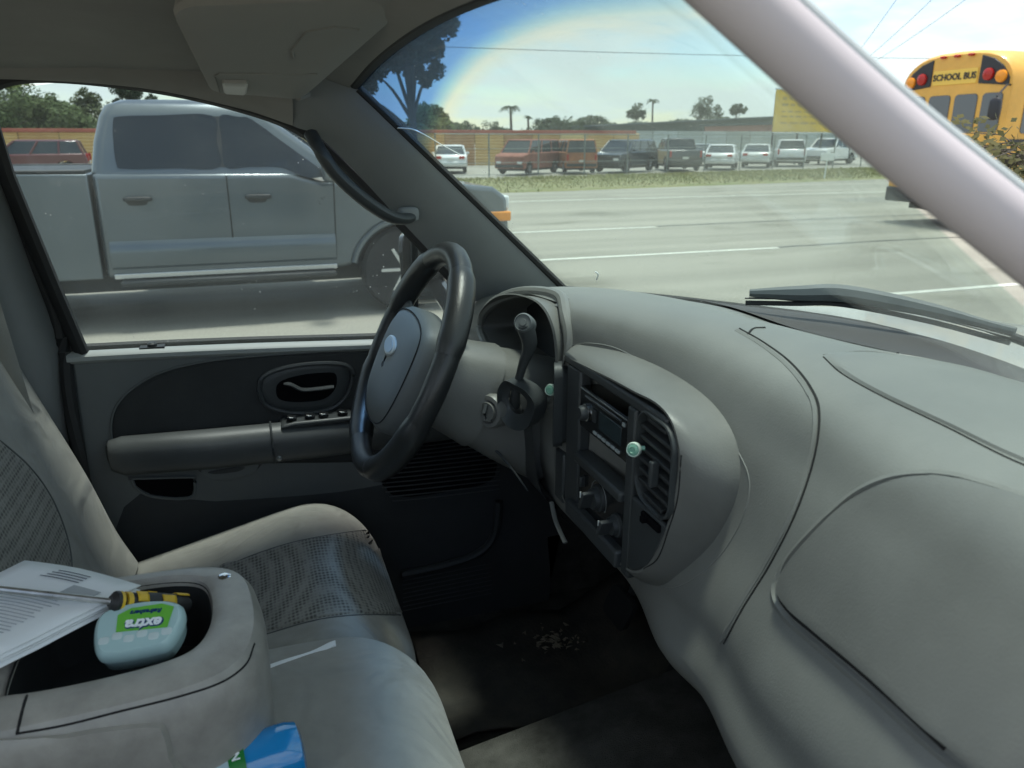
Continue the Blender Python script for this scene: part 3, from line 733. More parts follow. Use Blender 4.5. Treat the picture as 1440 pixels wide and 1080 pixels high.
part('end_cap', RV(superbox((.302, 1.49, -.138), (.020, .014, .014), .5, 16, 10)), M_PILLAR, gh)
# passenger side pillar, close to the lens
pp = cat([on_y(700, -330, .425), on_y(850, -175, .40), on_y(1040, 0, .367), on_y(1245, 183, .33), on_y(1440, 340, .292), on_y(1640, 500, .26), on_y(1900, 700, .225)], 8)
part('passenger_pillar', tube(pp, .0180, 20, flat=.85, up=(0.3, .5, .8)), M_PILLAR_P, label='pillar coloured pale mauve for the reflected sky, crossing the upper right, close to the lens')
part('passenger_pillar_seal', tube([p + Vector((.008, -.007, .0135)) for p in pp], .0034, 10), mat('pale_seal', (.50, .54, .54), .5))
part('roof_rail', tube([R(-.75, .37, .10), R(-.4, .37, .125), R(-.1, .38, .12), R(.02, .40, .10)], .03, 10), M_LINER)
# --- sun visor
VA, VB, VC, VD = Vector(R(-.028, 1.43, .079)), Vector(R(.112, 1.405, .068)), Vector(R(.196, .86, .146)), Vector(R(-.047, .86, .125))
def vq(u, v): return VA.lerp(VD, u).lerp(VB.lerp(VC, u), v)
vn = (VB - VA).cross(VD - VA).normalized()
if vn.z > 0: vn = -vn
vo_ = [(p[0] + .5, p[1] + .5) for p in rrect(1, 1, .10, 6)]
vis = part('sun_visor', loft([[vq(.5 + (u - .5) * s, .5 + (v - .5) * s) + vn * d for u, v in vo_] for d, s in ((-.014, .94), (-.010, .985), (0, 1), (.006, .985), (.008, .95), (.0085, .6), (.0085, .02))]), M_VISOR, label='folded up driver sun visor')
part('visor_clip', loft([[vq(.18 + (u - .5) * .17 * s, .26 + (v - .5) * .22 * s) + vn * d for u, v in vo_] for d, s in ((.006, 1), (.013, 1), (.016, .85))]), mat('clip_plastic', (.34, .335, .315), .4), vis)
part('visor_seam', tube([vq(u, v) + vn * .0088 for u, v in ((.04, .1), (.32, .1), (.36, .14), (.37, .88))], .0012, 5), M_LINER, vis)
part('visor_seam', tube([vq(u, v) + vn * .0088 for u, v in ((.55, .62), (.63, .58), (.80, .60), (.83, .72), (.80, .86))], .0015, 5), M_LINER, vis)
part('visor_pivot', tube([vq(.02, .95) + vn * .004, vq(.0, 1.0), R(.13, 1.44, .075)], .006, 8), M_VISOR, vis)

# --- driver door
DX = 1.62
dd = part('driver_door', RV(prism([(-.375, -1.12), (.62, -1.12), (.66, -.47), (.50, -.432), (.25, -.422), (0, -.41), (-.2, -.402), (-.345, -.397)], 'y', DX, DX + .10)), M_DOOR, bevel=0.012, label='driver door panel below the window')
DSv = RV(grid([[(x, DX, z) for x in (-.42, .7)] for z in (-1.2, -.38)])); DSS = Surf(DSv)
top = cat([R(-.345, 1.625, -.402), R(-.2, 1.625, -.406), R(0, 1.625, -.414), R(.25, 1.625, -.427), R(.50, 1.625, -.437), R(.64, 1.625, -.46)], 5)
part('belt_rail', tube(top, .016, 10, flat=.8), mat('belt_vinyl', (.34, .36, .35), .5, bump=GRAIN, var=(6, .06)), dd)
part('window_seal', tube([p + Vector((0, .028, .012)) for p in top], .008, 6), M_RUB, dd)
part('lock_button', join(lathe([(.009, 0), (.009, .008), (.006, .011), (0, .011)], 14, R(-.195, 1.628, -.395), (0, 0, 1)), RV(box(-.218, -.172, 1.618, 1.642, -.398, -.392))), M_DARK, dd)
INS = [(158, 622), (157, 592), (166, 567), (190, 543), (232, 521), (300, 506), (400, 497), (530, 490), (640, 486), (660, 640), (520, 650), (330, 652), (200, 650), (166, 640)]
part('insert_panel', DSS.patch(INS, 0.006, 5, 8, 0.04), M_DOORD, dd, label='dark cloth insert of the driver door')
part('insert_edge', tube(DSS.line([(158, 622), (157, 592), (166, 567), (190, 543), (232, 521), (300, 506), (400, 497), (530, 490)], 8, .004), .0022, 6), M_DOOR, dd)
# handle bowl and lever
HB = [(364, 548), (368, 530), (390, 518), (425, 511), (465, 509), (488, 513), (495, 527), (488, 552), (470, 570), (440, 578), (405, 578), (375, 568)]
hb = DSS.patch(HB, 0.011, 5, 8, .16)
part('handle_bezel', hb, M_BEZEL, dd)
part('handle_bezel', tube(DSS.line(HB + HB[:1], 6, .010), .0055, 8), M_BEZEL, dd)
part('handle_bowl', DSS.patch([(384, 548), (390, 534), (420, 524), (462, 520), (476, 524), (474, 545), (455, 561), (415, 565), (390, 561)], .0125, 5, 6, .1), M_BLACK, dd)
part('door_handle', tube(DSS.line([(398, 536), (408, 537), (424, 544), (445, 543), (468, 540)], 5, .02), [.004, .005, .006, .007, .0075, .0075, .0075, .0075, .0075, .0075, .0075, .0075, .0075, .0075, .0075, .0075, .0075, .0075, .0075, .007, .006], 8, flat=.6), M_BEZEL, dd)
# armrest
arm_l = []
for x, dz, w, hh in ((-.305, 0, .010, .015), (-.295, 0, .045, .032), (-.27, 0, .062, .040), (-.1, -.006, .068, .042), (.10, -.010, .068, .042), (.30, -.012, .062, .040), (.50, -.014, .05, .034), (.60, -.016, .03, .02)):
    arm_l.append([Vector(R(x, DX - .004 - w * (1 - math.cos(t)) * .5, -.600 + dz + hh * math.copysign(abs(math.sin(t)) ** .7, math.sin(t)))) for t in [2 * PI * i / 24 for i in range(24)]])
part('armrest', loft(arm_l), mat('armrest_vinyl', (.075, .08, .08), .45, bump=GRAIN, var=(7, .12)), dd, label='padded armrest of the driver door')
part('armrest_joint', tube([R(.012, DX - .004 - .0695 * (1 - math.cos(t)) * .5, -.607 + .0435 * math.copysign(abs(math.sin(t)) ** .7, math.sin(t))) for t in [2 * PI * i / 24 for i in range(24)]], .0025, 6, closed=True), M_BEZEL, dd)
part('switch_panel', RV(prism([(.03, -.572), (.30, -.572), (.30, -.562), (.06, -.560), (.035, -.564)], 'y', 1.556, 1.612)), M_BEZEL, dd, bevel=.004)
for x in (.055, .092, .120, .160, .188, .226):
    part('window_switch', RV(xf(box(-.010, .010, -.010, .010, -.004, .005), Matrix.Translation((x, 1.575, -.556)) @ Matrix.Rotation(rad(12), 4, 'Y'))), M_GLOSSBLK, dd, bevel=.002)
    part('switch_mark', RV(box(x - .004, x + .003, 1.563, 1.5645, -.5525, -.5505)), mat('white_print', (.7, .72, .7), .5), dd, flat=True)
part('arm_bolt', RV(lathe([(.006, 0), (.006, .003), (0, .004)], 12, (.022, 1.552, -.632), (0, -1, 0))), M_CHROME, dd)
part('pull_cup', DSS.patch([(278, 660), (300, 655), (362, 647), (366, 655), (355, 665), (330, 672), (300, 673)], .012, 5, 6, .15), M_DOOR, dd)
part('pull_cup_shade', DSS.patch([(292, 660), (345, 652), (340, 659), (315, 663), (297, 664)], .0135, 4, 5, .2), M_BEZEL, dd)
part('pocket_rim', tube(DSS.line([(186, 673), (192, 685), (210, 696), (240, 700), (268, 699), (274, 690), (273, 672), (268, 670), (188, 672), (186, 673)], 6, .004), .003, 6), M_DOOR, dd)
part('door_pocket', DSS.patch([(188, 674), (193, 685), (211, 695), (240, 699), (267, 698), (273, 690), (272, 672)], .002, 3, 5, .1), M_BLACK, dd)
LOWD = [(170, 712), (300, 704), (480, 690), (640, 660), (760, 650), (790, 860), (700, 900), (500, 950), (160, 960)]
part('lower_panel', DSS.patch(LOWD, .004, 4, 8, .05), mat('lower_door_cloth', (.045, .048, .05), .85, bump=(500, .4, .001), var=(7, .15)), dd)
# speaker grille slats at the front foot of the door
part('grille_back', DSS.patch([(534, 668), (540, 640), (575, 615), (640, 600), (690, 596), (700, 670), (640, 690), (575, 700), (545, 695)], .008, 4, 6, .06), M_BLACK, dd)
for i in range(15):
    y0 = 612 + i * 6.2
    xa = 536 + 46 * max(0, (7 - i) / 7) ** 1.6 + max(0, i - 11) * 5
    ln = DSS.line([(xa, y0 + 2.5), (xa + 50, y0 - 2), (700, y0 - 14)], 4, .012)
    part('slat', tube(ln, .0023, 5, flat=.7), mat('grille_plastic', (.09, .095, .097), .5), dd)
part('map_pocket', tube(DSS.line([(562, 802), (620, 790), (670, 772), (692, 745), (698, 700)], 8, .02), .010, 8), M_BEZEL, dd)
for i in range(8):
    part('slat', tube(DSS.line([(566, 815 + i * 6), (690, 790 + i * 6)], 3, .006), .0015, 4), M_BEZEL, dd)
# frame of the window
fr_top = cat([R(-.39, 1.585, -.02), R(-.375, 1.53, .07), R(-.30, 1.515, .100), R(-.14, 1.512, .090), (R(0, 1.51, .062)), R(.11, 1.505, .022), R(.19, 1.525, -.045), R(.32, 1.565, -.18), R(.44, 1.605, -.315), R(.50, 1.625, -.40)], 6)
part('window_frame', tube(fr_top, .014, 8), M_RUB, dd)
part('window_frame', tube([R(-.385, 1.545, .07), R(-.375, 1.565, -.06), R(-.345, 1.60, -.25), R(-.318, 1.630, -.41)], .017, 8, flat=.7), M_RUB, dd)
gw = [[R(-.37, 1.545, .075), R(-.14, 1.53, .095), R(.10, 1.53, .03), R(.20, 1.545, -.05)], [R(-.355, 1.59, -.15), R(-.14, 1.59, -.15), R(.16, 1.585, -.15), R(.30, 1.58, -.16)], [R(-.325, 1.648, -.41), R(-.14, 1.648, -.415), R(.22, 1.648, -.43), R(.50, 1.645, -.42)]]
part('driver_window', grid([cat(r_, 4) for r_ in gw]), M_GLASS_D, solid=.004, label='speckled driver side window glass')
part('quarter_bar', tube([R(.335, 1.60, -.19), R(.338, 1.645, -.43)], .008, 6), M_RUB, dd)
# door jamb / lock pillar behind the door
part('lock_pillar', grid([[Vector(R(*p)) for p in row] for row in ([(-.40, 1.54, .08), (-.47, 1.50, .09), (-.60, 1.47, .10)], [(-.375, 1.60, -.22), (-.44, 1.54, -.22), (-.60, 1.52, -.2)], [(-.352, 1.63, -.40), (-.41, 1.58, -.42), (-.60, 1.55, -.42)], [(-.345, 1.63, -.75), (-.40, 1.59, -.75), (-.60, 1.56, -.75)], [(-.345, 1.63, -1.15), (-.40, 1.60, -1.15), (-.60, 1.58, -1.15)])]), M_PILLAR, solid=.01)
part('door_seal', tube(cat([R(-.392, 1.56, .05), R(-.375, 1.595, -.15), R(-.350, 1.625, -.36), R(-.352, 1.605, -.55), R(-.345, 1.60, -1.1)], 6), .013, 8), M_RUB)
part('belt_webbing', grid([[R(-.47, 1.50, .0), R(-.435, 1.515, .0)], [R(-.45, 1.50, -.25), R(-.41, 1.515, -.25)], [R(-.43, 1.48, -.5), R(-.385, 1.50, -.5)]]), M_SEAT, solid=.002)
# outside mirror
mir = part('side_mirror', superbox(R(.41, 1.86, -.30), (.045, .075, .085), .45, 24, 14), M_GLOSSBLK, label='black outside mirror on the driver door')
part('mirror_glass', (lambda L: (L, [tuple(range(len(L)))]))([R(.361 + .02 * (p[0] / .07), 1.86 + p[0], -.30 + p[1]) for p in rrect(.128, .148, .03)]), mat('mirror_silver', (.75, .78, .76), .03, 1.0), mir, flat=True)
part('mirror_rim', tube([R(.361 + .02 * (p[0] / .07), 1.86 + p[0], -.30 + p[1]) for p in rrect(.134, .154, .03)], .005, 6, closed=True), M_GLOSSBLK, mir)
part('mirror_arm', tube([R(.43, 1.80, -.34), R(.43, 1.66, -.37)], .022, 8), M_GLOSSBLK, mir)

# --- hood, cowl, wiper outside the glass
hood = [[R(x, .92 + s * w, z - .03 * abs(s) ** 2.5) for s in [-1 + .2 * i for i in range(11)]] for x, w, z in ((1.02, .80, -.375), (1.25, .80, -.395), (1.7, .78, -.43), (2.1, .74, -.49), (2.25, .72, -.58))]
part('bonnet', grid(hood), M_PAINTW, label='bonnet ahead of the windscreen')
part('cowl_grille', grid([[p + Vector((.005, 0, -.018)) for p in wb], [p + Vector((.07, 0, -.045)) for p in wb], [p + Vector((.18, 0, -.06)) for p in wb]]), M_RUB)
wa, wb_, wc = on_y(1054, 412, 1.05), on_y(1190, 414, .97), on_y(1428, 466, .76)
wpth = cat([wa, wa.lerp(wb_, .5), wb_, wb_.lerp(wc, .5) + Vector((.01, 0, .002)), wc], 6)
wp = part('wiper', tube(wpth, [.006 + .009 * math.sin(PI * min(1, i / (len(wpth) - 1) * 1.1)) for i in range(len(wpth))], 8, flat=1.0), mat('wiper_plastic', (.09, .105, .11), .5), label='wiper blade resting low across the windscreen')
part('rubber_blade', tube([p + Vector((-.006, 0, -.016)) for p in wpth], .004, 6), M_RUB, wp)
part('wiper_spine', tube([p + Vector((-.008, 0, -.008)) for p in wpth], .0016, 5), M_BEZEL, wp)
part('wiper_arm', tube([wpth[len(wpth) // 2] + Vector((0, 0, .004)), wpth[-6] + Vector((.03, -.02, -.01)), R(1.06, .62, -.30)], .007, 8), M_RUB, wp)
# small paper inspection stickers low on the glass at the pillar, and a thin white curved line
for pts in ([(528, 158), (552, 152), (555, 157), (531, 163)], [(540, 170), (562, 164), (566, 170), (544, 177)], [(548, 180), (568, 174), (570, 179), (551, 185)]):
    L = [WS.hit(*p)[0] for p in pts]
    if None not in L: part('windscreen_sticker', ([p + Vector((-.004, 0, -.003)) for p in L], [(0, 1, 2, 3)]), mat('sticker_paper', (.6, .62, .55), .7), flat=True, solid=.0004)
ck = WS.line([(545, 177), (570, 178), (584, 180), (602, 189), (624, 202), (648, 215)], 5, .004)
part('white_streak', tube(ck, .0011, 5), mat('glass_mark_white', (.85, .88, .86), .3), ws)
ck = WS.line([(838, 380), (842, 384), (840, 391)], 5, .004)
part('stone_chip', tube(ck, .0018, 5), mat('glass_mark_white', (.85, .88, .86), .3), ws)

# --- seats
def seat_front(vf):                       # pull the front lip down, dish the middle
    out = []
    for x, y, z in vf[0]:
        zz_ = z - EYE
        if zz_ > -.863: zz_ += -.016 * math.cos(min(1, abs(y - 1.30) / .2) * PI / 2) - .06 * max(0, (x - .08) / .13) ** 2 + .006 * math.sin(x * 8 + 1) + .20 * min(0, x - .06)
        out.append((x, y, zz_ + EYE))
    return out, vf[1]
cush = seat_front(superbox(R(-.13, 1.30, -.868), (.345, .285, .135), .36, 64, 32))
ds = part('driver_seat', cush, M_SEAT, label='grey cloth driver seat with knitted centre')
CS = Surf(cush)
part('seat_insert', CS.patch([(300, 806), (340, 786), (400, 765), (460, 752), (520, 744), (546, 746), (560, 790), (578, 850), (570, 864), (500, 864), (440, 872), (370, 892), (320, 905)], .003, 5, 10, .06), M_KNIT, ds, label='knitted grey centre of the driver seat cushion')
M_PIPE = mat('seat_piping', (.10, .103, .10), .9)
groove([(300, 807), (340, 787), (400, 766), (460, 753), (520, 745), (542, 745)], .0018, M_PIPE, ds, S=CS, name='piping')
groove([(330, 903), (370, 893), (440, 873), (500, 865), (572, 865)], .0018, M_PIPE, ds, S=CS, name='piping')
# back
br = []
for z, xf_, w in ((-.80, -.19, .23), (-.74, -.225, .265), (-.62, -.262, .28), (-.45, -.32, .285), (-.28, -.375, .28), (-.12, -.425, .265), (-.06, -.445, .24), (-.035, -.47, .19)):
    lp = []
    for i in range(40):
        t = 2 * PI * i / 40
        cx_, sy = math.cos(t), math.sin(t)
        y = 1.30 + w * math.copysign(abs(sy) ** .45, sy)
        x = xf_ - .145 + .075 * math.copysign(abs(cx_) ** .5, cx_)
        if cx_ > 0: x += .035 * (min(1, abs(y - 1.30) / w) ** 3) - .012
        lp.append(Vector(R(x, y, z)))
    br.append(lp)
backvf = loft([cat([l[i] for l in br], 5) for i in range(40)] + [cat([l[0] for l in br], 5)], cap=False, closed=False)
bk = part('backrest', backvf, M_SEAT, ds, label='backrest of the driver seat')
BS = Surf(backvf)
part('back_insert', BS.patch([(-60, 560), (-10, 610), (40, 655), (75, 705), (98, 770), (100, 830), (60, 860), (-60, 870)], .003, 4, 8, .05), M_KNIT, ds)
groove([(-40, 590), (-10, 612), (40, 655), (75, 705), (98, 770), (101, 830)], .002, M_PIPE, ds, S=BS, name='piping')
# centre seat cushion
mid = superbox(R(-.13, .80, -.79), (.335, .205, .125), .40, 56, 28)
mid = ([(x, y, z - .05 * max(0, (x - .07) / .13) ** 2 + .004 * math.sin(y * 30)) if z - EYE > -.78 else (x, y, z) for x, y, z in mid[0]], mid[1])
part('middle_seat', mid, M_SEAT, label='plain grey cloth cushion of the middle seat')
part('passenger_seat', superbox(R(-.22, .38, -.80), (.33, .20, .125), .38, 48, 24), M_SEAT)
pb = superbox((0, 0, 0), (.07, .20, .36), .4, 32, 20)
part('passenger_backrest', xf(pb, Matrix.Translation(R(-.60, .40, -.42)) @ Matrix.Rotation(rad(-14), 4, 'Y')), M_SEAT)

# --- fold-down armrest console
CZ = -.50
outer = cat([(-.72, .665, 0), (-.45, .662, 0), (-.20, .664, 0), (-.09, .672, 0), (-.04, .70, 0), (-.022, .755, 0), (-.024, .83, 0), (-.038, .885, 0), (-.075, .915, 0), (-.15, .925, 0), (-.45, .93, 0), (-.72, .93, 0)], 5, True)
inner = cat([(-.262, .745, 0), (-.245, .730, 0), (-.19, .727, 0), (-.125, .734, 0), (-.092, .750, 0), (-.078, .79, 0), (-.079, .845, 0), (-.092, .880, 0), (-.13, .896, 0), (-.19, .898, 0), (-.245, .895, 0), (-.262, .87, 0)], 5, True)
cin = Vector((-.17, .81, 0))
def lo_(c, s, z): return [Vector(R(cin.x + (p.x - cin.x) * s, cin.y + (p.y - cin.y) * s, z)) for p in c]
def between(t, z): return [Vector(R(a.x + (b.x - a.x) * t, a.y + (b.y - a.y) * t, z)) for a, b in zip(outer, inner)]
cons_l = [lo_(outer, .985, -.80), lo_(outer, .99, -.64), lo_(outer, .997, -.588), lo_(outer, 1.0, -.583), lo_(outer, 1.004, -.56), lo_(outer, 1.0, -.53), between(.06, -.514), between(.2, -.503), between(.5, -.499), between(.85, -.500), between(.97, -.504), lo_(inner, .99, -.512)]
cvf = loft(cons_l, cap=False)
con = part('armrest_console', cvf, M_CONS, label='folded down worn plastic centre armrest with open tray')
KS = Surf(cvf)
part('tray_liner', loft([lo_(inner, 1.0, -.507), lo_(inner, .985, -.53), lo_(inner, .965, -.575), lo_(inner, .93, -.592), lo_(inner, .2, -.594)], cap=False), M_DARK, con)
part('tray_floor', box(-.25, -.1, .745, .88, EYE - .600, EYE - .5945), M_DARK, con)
groove([(22, 1032), (90, 1020), (170, 1000), (250, 980), (310, 960), (345, 935), (358, 905)], .0012, M_SEAM, con, S=KS)
groove([(64, 915), (50, 945), (34, 990), (24, 1032)], .0015, M_SEAM, con, S=KS)
part('side_pocket', KS.patch([(-80, 1052), (60, 1036), (150, 1022), (220, 1016), (236, 1026), (244, 1060), (246, 1110), (-80, 1120)], .007, 4, 8, .07), M_CONS, con)
part('console_screw', lathe([(.0075, 0), (.0075, .0015), (.005, .0028), (.0016, .0030), (.0016, .0018), (0, .0018)], 16, R(-.063, .875, -.5005), (0.1, -.1, 1)), M_CHROME, con)

# pedals and mats
pdl = part('brake_pedal', loft([[Vector(R(.72 + b * .45 + d, 1.33 + a, -1.0 + b)) for a, b in rrect(.10, .065, .015)] for d in (0, -.012)]), M_RUB, label='rubber faced brake pedal')
part('pedal_arm', tube([R(.74, 1.33, -.98), R(.84, 1.33, -.70)], .010, 8), M_DARK, pdl)
part('accelerator_pedal', loft([[Vector(R(.80 + b * .5 + d, 1.16 + a, -1.01 + b)) for a, b in rrect(.055, .14, .012)] for d in (0, -.012)]), M_RUB, label='accelerator pedal')
ORG = Vector((0, 0, 0))
# ================================================================== loose things in the cab
fm = [[Vector((.28 + i * .055, 1.20 + j * .045, EYE - 1.135 + .012 * math.sin(i * 1.3 + j) + (.05 * max(0, i - 7) ** 1.3 * .3))) for j in range(9)] for i in range(11)]
tag(obj('floor_mat', grid(fm), mat('mat_rubber', (.032, .032, .031), .9, bump=(120, .6, .003), var=(9, 0, (.085, .077, .064))), solid=.006), 'dark dirty floor mat in the driver footwell', 'floor mat')
dz_ = on_z(775, 912, -1.13)
rg = random.Random(11); V, Fc = [], []
for i in range(70):
    a, r_ = rg.uniform(0, 2 * PI), abs(rg.gauss(0, .03)); p = Vector((dz_.x + r_ * math.cos(a) * 1.4, dz_.y + r_ * math.sin(a), EYE - 1.112 + rg.uniform(0, .006)))
    s = rg.uniform(.004, .013); n = len(V)
    V += [p + Vector((rg.uniform(-s, s), rg.uniform(-s, s), rg.uniform(0, .004))) for _ in range(4)] + [p + Vector((0, 0, s * .6))]
    Fc += [(n, n + 1, n + 4), (n + 1, n + 2, n + 4), (n + 2, n + 3, n + 4), (n + 3, n, n + 4)]
tag(obj('dried_mud', (V, Fc), mat('mud', (.22, .195, .15), 1.0, var=(60, .2)), flat=True), 'patch of dried pale mud crumbs on the driver floor', 'dirt', kind='stuff')

# booklet of papers on the armrest
A_, B_, D_ = on_z(200, 824, -.478), on_z(36, 786, -.478), on_z(-2, 932, -.478)
C_ = B_ + D_ - A_
eu, ev = (B_ - A_), (D_ - A_)
pap = thing('paper_booklet', 'white printed papers folded together on the centre armrest', 'papers', tuple(A_ - Vector((0, 0, .02))))
ORG = Vector(pap.location)
def pq(u, v, z=0.0): return A_ + eu * u + ev * v + Vector((0, 0, z + .004 * math.sin(u * 3 + v * 2) + .010 * max(0, v - .75) - .006 * max(0, u - .5)))
def sheet(z, du=0, dv=0): return grid([[pq(u / 8 + du, v / 8 + dv, z) for u in range(9)] for v in range(9)])
M_PAPER = mat('paper', (.86, .88, .88), .85, var=(12, .03))
for i, z in enumerate((-.012, -.008, -.004, .0)):
    obj('sheet', sheet(z, .012 * (i % 2), .01 * ((i * 7) % 3)), M_PAPER, pap, solid=.0009)
M_INK = mat('print_ink', (.16, .17, .19), .8)
def ink(u0, u1, v0, v1, m=M_INK, z=.0016): return obj('print_block', grid([[pq(u0 + (u1 - u0) * i / 3, v, z) for i in range(4)] for v in (v0, v1)]), m, pap, flat=True, solid=.0002)
rg = random.Random(5)
for i in range(4): ink(.34, .34 + rg.uniform(.16, .34), .07 + i * .03, .08 + i * .03)
ink(.12, .34, .20, .31, mat('print_grey', (.42, .44, .45), .8))
for i in range(15):
    v = .36 + i * .033
    ink(.20 + rg.uniform(0, .06), .92, v, v + .009, mat('print_pale', (.45, .47, .49), .8))
ink(.86, .99, .90, .985, mat('print_blue', (.05, .12, .18), .6))
# screwdriver
def screwdriver():
    p0, p1, p2 = on_z(-60, 822, -.458), on_z(158, 846, -.468), on_z(266, 851, -.512)
    t = thing('screwdriver', 'long screwdriver with yellow and black handle lying in the armrest tray', 'screwdriver', tuple(p1))
    global ORG
    ORG = Vector(t.location)
    obj('shaft', tube([p0, p1], .0036, 10), mat('tool_steel', (.55, .55, .53), .3, .9, var=(40, .2)), t)
    d = (p2 - p1)
    M_TB, M_TY = mat('tool_black', (.02, .02, .02), .5), mat('tool_yellow', (.72, .46, .03), .45)
    hp = [p1 + d * f for f in (-.03, .02, .06, .10, .14, .20, .35, .6, .8, .92, .99, 1.0)]
    obj('handle', tube(hp, [.006, .011, .0115, .008, .0075, .0105, .0115, .012, .0115, .0105, .007, .002], 16), M_TB, t)
    for f0, f1 in ((.055, .10), (.14, .20)): obj('grip_band', tube([p1 + d * f0, p1 + d * f1], .0112, 16), M_TY, t)
    for f0, f1, a in ((.24, .38, 60), (.42, .55, 150), (.56, .74, 40), (.78, .94, 110), (.26, .42, 200), (.6, .9, 250)):
        q = d.normalized(); s_ = q.cross(Vector((0, 0, 1))).normalized(); u = s_.cross(q)
        rows = [[p1 + d * (f0 + (f1 - f0) * i / 5) + (s_ * math.cos(rad(a + w)) + u * math.sin(rad(a + w))) * .0126 for w in range(-32, 33, 8)] for i in range(6)]
        obj('grip_panel', grid(rows), M_TY, t, solid=.001)
screwdriver()
b0, b1 = on_z(98, 873, -.488), on_z(140, 880, -.500)
bit = tag(obj('screwdriver_bit', tube([b0, b0.lerp(b1, .2), b0.lerp(b1, .5), b0.lerp(b1, .55), b0.lerp(b1, .9), b1 + (b1 - b0) * .2], [.0018, .0045, .005, .007, .0075, .006], 10), mat('tool_black2', (.035, .035, .037), .35, .5)), 'stubby black tool tip poking out beside the gum box', 'tool')
# gum box
g0 = on_z(197, 886, -.492); gx = (on_z(256, 872, -.488) - on_z(136, 884, -.488)).normalized()
gz = (Vector((0, 0, 1)) * .9 + Vector((.1, -1, 0)) * .42); gz = (gz - gx * gz.dot(gx)).normalized(); gy = gz.cross(gx)
GM = Matrix((( gx.x, gy.x, gz.x, g0.x), (gx.y, gy.y, gz.y, g0.y), (gx.z, gy.z, gz.z, g0.z), (0, 0, 0, 1)))
gum = thing('gum_box', 'clear plastic chewing gum box with green label in the armrest tray', 'gum box', tuple(g0 - Vector((0, 0, .03))))
ORG = Vector(gum.location)
M_GUMP = mat('gum_plastic', (.44, .62, .62), .18, spec=.6, coat=.4)
go = [q * .92 for q in cat([(-.045, .020, 0), (-.030, .029, 0), (0, .033, 0), (.030, .030, 0), (.044, .020, 0), (.046, 0, 0), (.036, -.024, 0), (.02, -.030, 0), (-.02, -.034, 0), (-.038, -.028, 0), (-.047, 0, 0)], 4, True)]
obj('base', xf(loft([[(p.x * s, p.y * s, z) for p in go] for z, s in ((-.028, .86), (-.024, .95), (-.006, 1.0))]), GM), M_GUMP, gum)
obj('lid', xf(loft([[(p.x * s, p.y * s, z) for p in go] for z, s in ((-.0055, 1.03), (.002, 1.03), (.007, .97), (.0095, .9), (.0098, .5), (.0098, .02))]), GM), M_GUMP, gum)
obj('label_print', xf(prism([(-.020, -.006), (.030, -.006), (.033, .018), (.020, .023), (-.010, .021), (-.022, .014)], 'z', .0097, .0105), GM), mat('label_green', (.16, .50, .06), .35), gum, flat=True)
TM = GM @ Matrix.Translation((.006, .001, .0108)) @ Matrix.Rotation(PI, 4, 'Z')
obj('lettering', join(text_vf('extra', .017, TM, .0003, .15, .0006)), mat('label_white', (.9, .93, .95), .4), gum, flat=True)
obj('lettering', text_vf('extra', .0172, GM @ Matrix.Translation((.0068, .0002, .0105)) @ Matrix.Rotation(PI, 4, 'Z'), .0002, .15, .0014), mat('label_navy', (.01, .04, .16), .4), gum, flat=True)
obj('lettering', text_vf('Refreshers', .0072, GM @ Matrix.Translation((.006, .0150, .0108)) @ Matrix.Rotation(PI, 4, 'Z'), .0003, .25, .0002), mat('label_navy', (.01, .04, .16), .4), gum, flat=True)
# gum pieces seen through the lid's front
for i in range(6):
    obj('gum_piece', xf(superbox((-.030 + i * .012, -.0145 + .004 * (i % 2), .0093), (.0055, .0045, .0012), .6, 12, 8), GM), mat('gum_white', (.58, .68, .67), .5), gum)
# blue bottle on the middle seat
q0, q1 = on_z(285, 1105, -.628), on_z(425, 1058, -.628)
bot = thing('bottle', 'clear blue plastic bottle with green band lying on the middle seat', 'bottle', tuple(q1 - Vector((0, 0, .035))))
ORG = Vector(bot.location)
bd = (q1 - q0); bl = bd.length
bn = bd.normalized()
M_BLUE = mat('blue_plastic', (.01, .25, .60), .12, spec=.7, coat=.6)
obj('bottle_body', lathe([(.030, -.08), (.034, bl * .50), (.036, bl * .66), (.036, bl * .86), (.033, bl * .97), (.026, bl), (0, bl * 1.005)], 32, q0, bn), M_BLUE, bot)
obj('label_sleeve', lathe([(.0345, -.06), (.0352, bl * .36)], 32, q0, bn), mat('clear_label', (.42, .55, .60), .2), bot)
obj('green_band', lathe([(.0356, bl * .26), (.0368, bl * .42)], 32, q0, bn), mat('band_green', (.01, .20, .035), .4), bot)
s_ = bn.cross(Vector((0, 0, 1))).normalized(); u_ = s_.cross(bn)
for k, a in enumerate((128, 108, 88, 68)):
    nn = (s_ * math.cos(rad(a)) + u_ * math.sin(rad(a))); tt = nn.cross(bn)
    p = q0 + bn * bl * .34 + nn * .0369
    MM = Matrix(((-tt.x, -bn.x, nn.x, p.x), (-tt.y, -bn.y, nn.y, p.y), (-tt.z, -bn.z, nn.z, p.z), (0, 0, 0, 1)))
    if MM.to_3x3().determinant() < 0: MM = MM @ Matrix.Diagonal((-1, 1, 1, 1))
    obj('lettering', text_vf(('URE', '10', '0%', 'N')[k], .011, MM, .0003, 0, .0003), mat('label_white', (.9, .93, .95), .4), bot, flat=True)
ORG = Vector((0, 0, 0))
# white strip wedged between the seats
sa, sb = on_y(350, 953, .90), on_y(472, 907, .935)
strip_pts = cat([sa, sa.lerp(sb, .35), sa.lerp(sb, .7) + Vector((0, 0, -.003)), sa.lerp(sb, .92), sb], 4)
tag(obj('paper_strip', grid([[p + Vector((0, 0, .008)) for p in strip_pts], [p + Vector((0, -.004, .002)) for p in strip_pts], [p + Vector((.001, -.001, -.006)) for p in strip_pts]]), M_PAPER, solid=.0008), 'thin white paper strip sticking out between the front seats', 'paper')
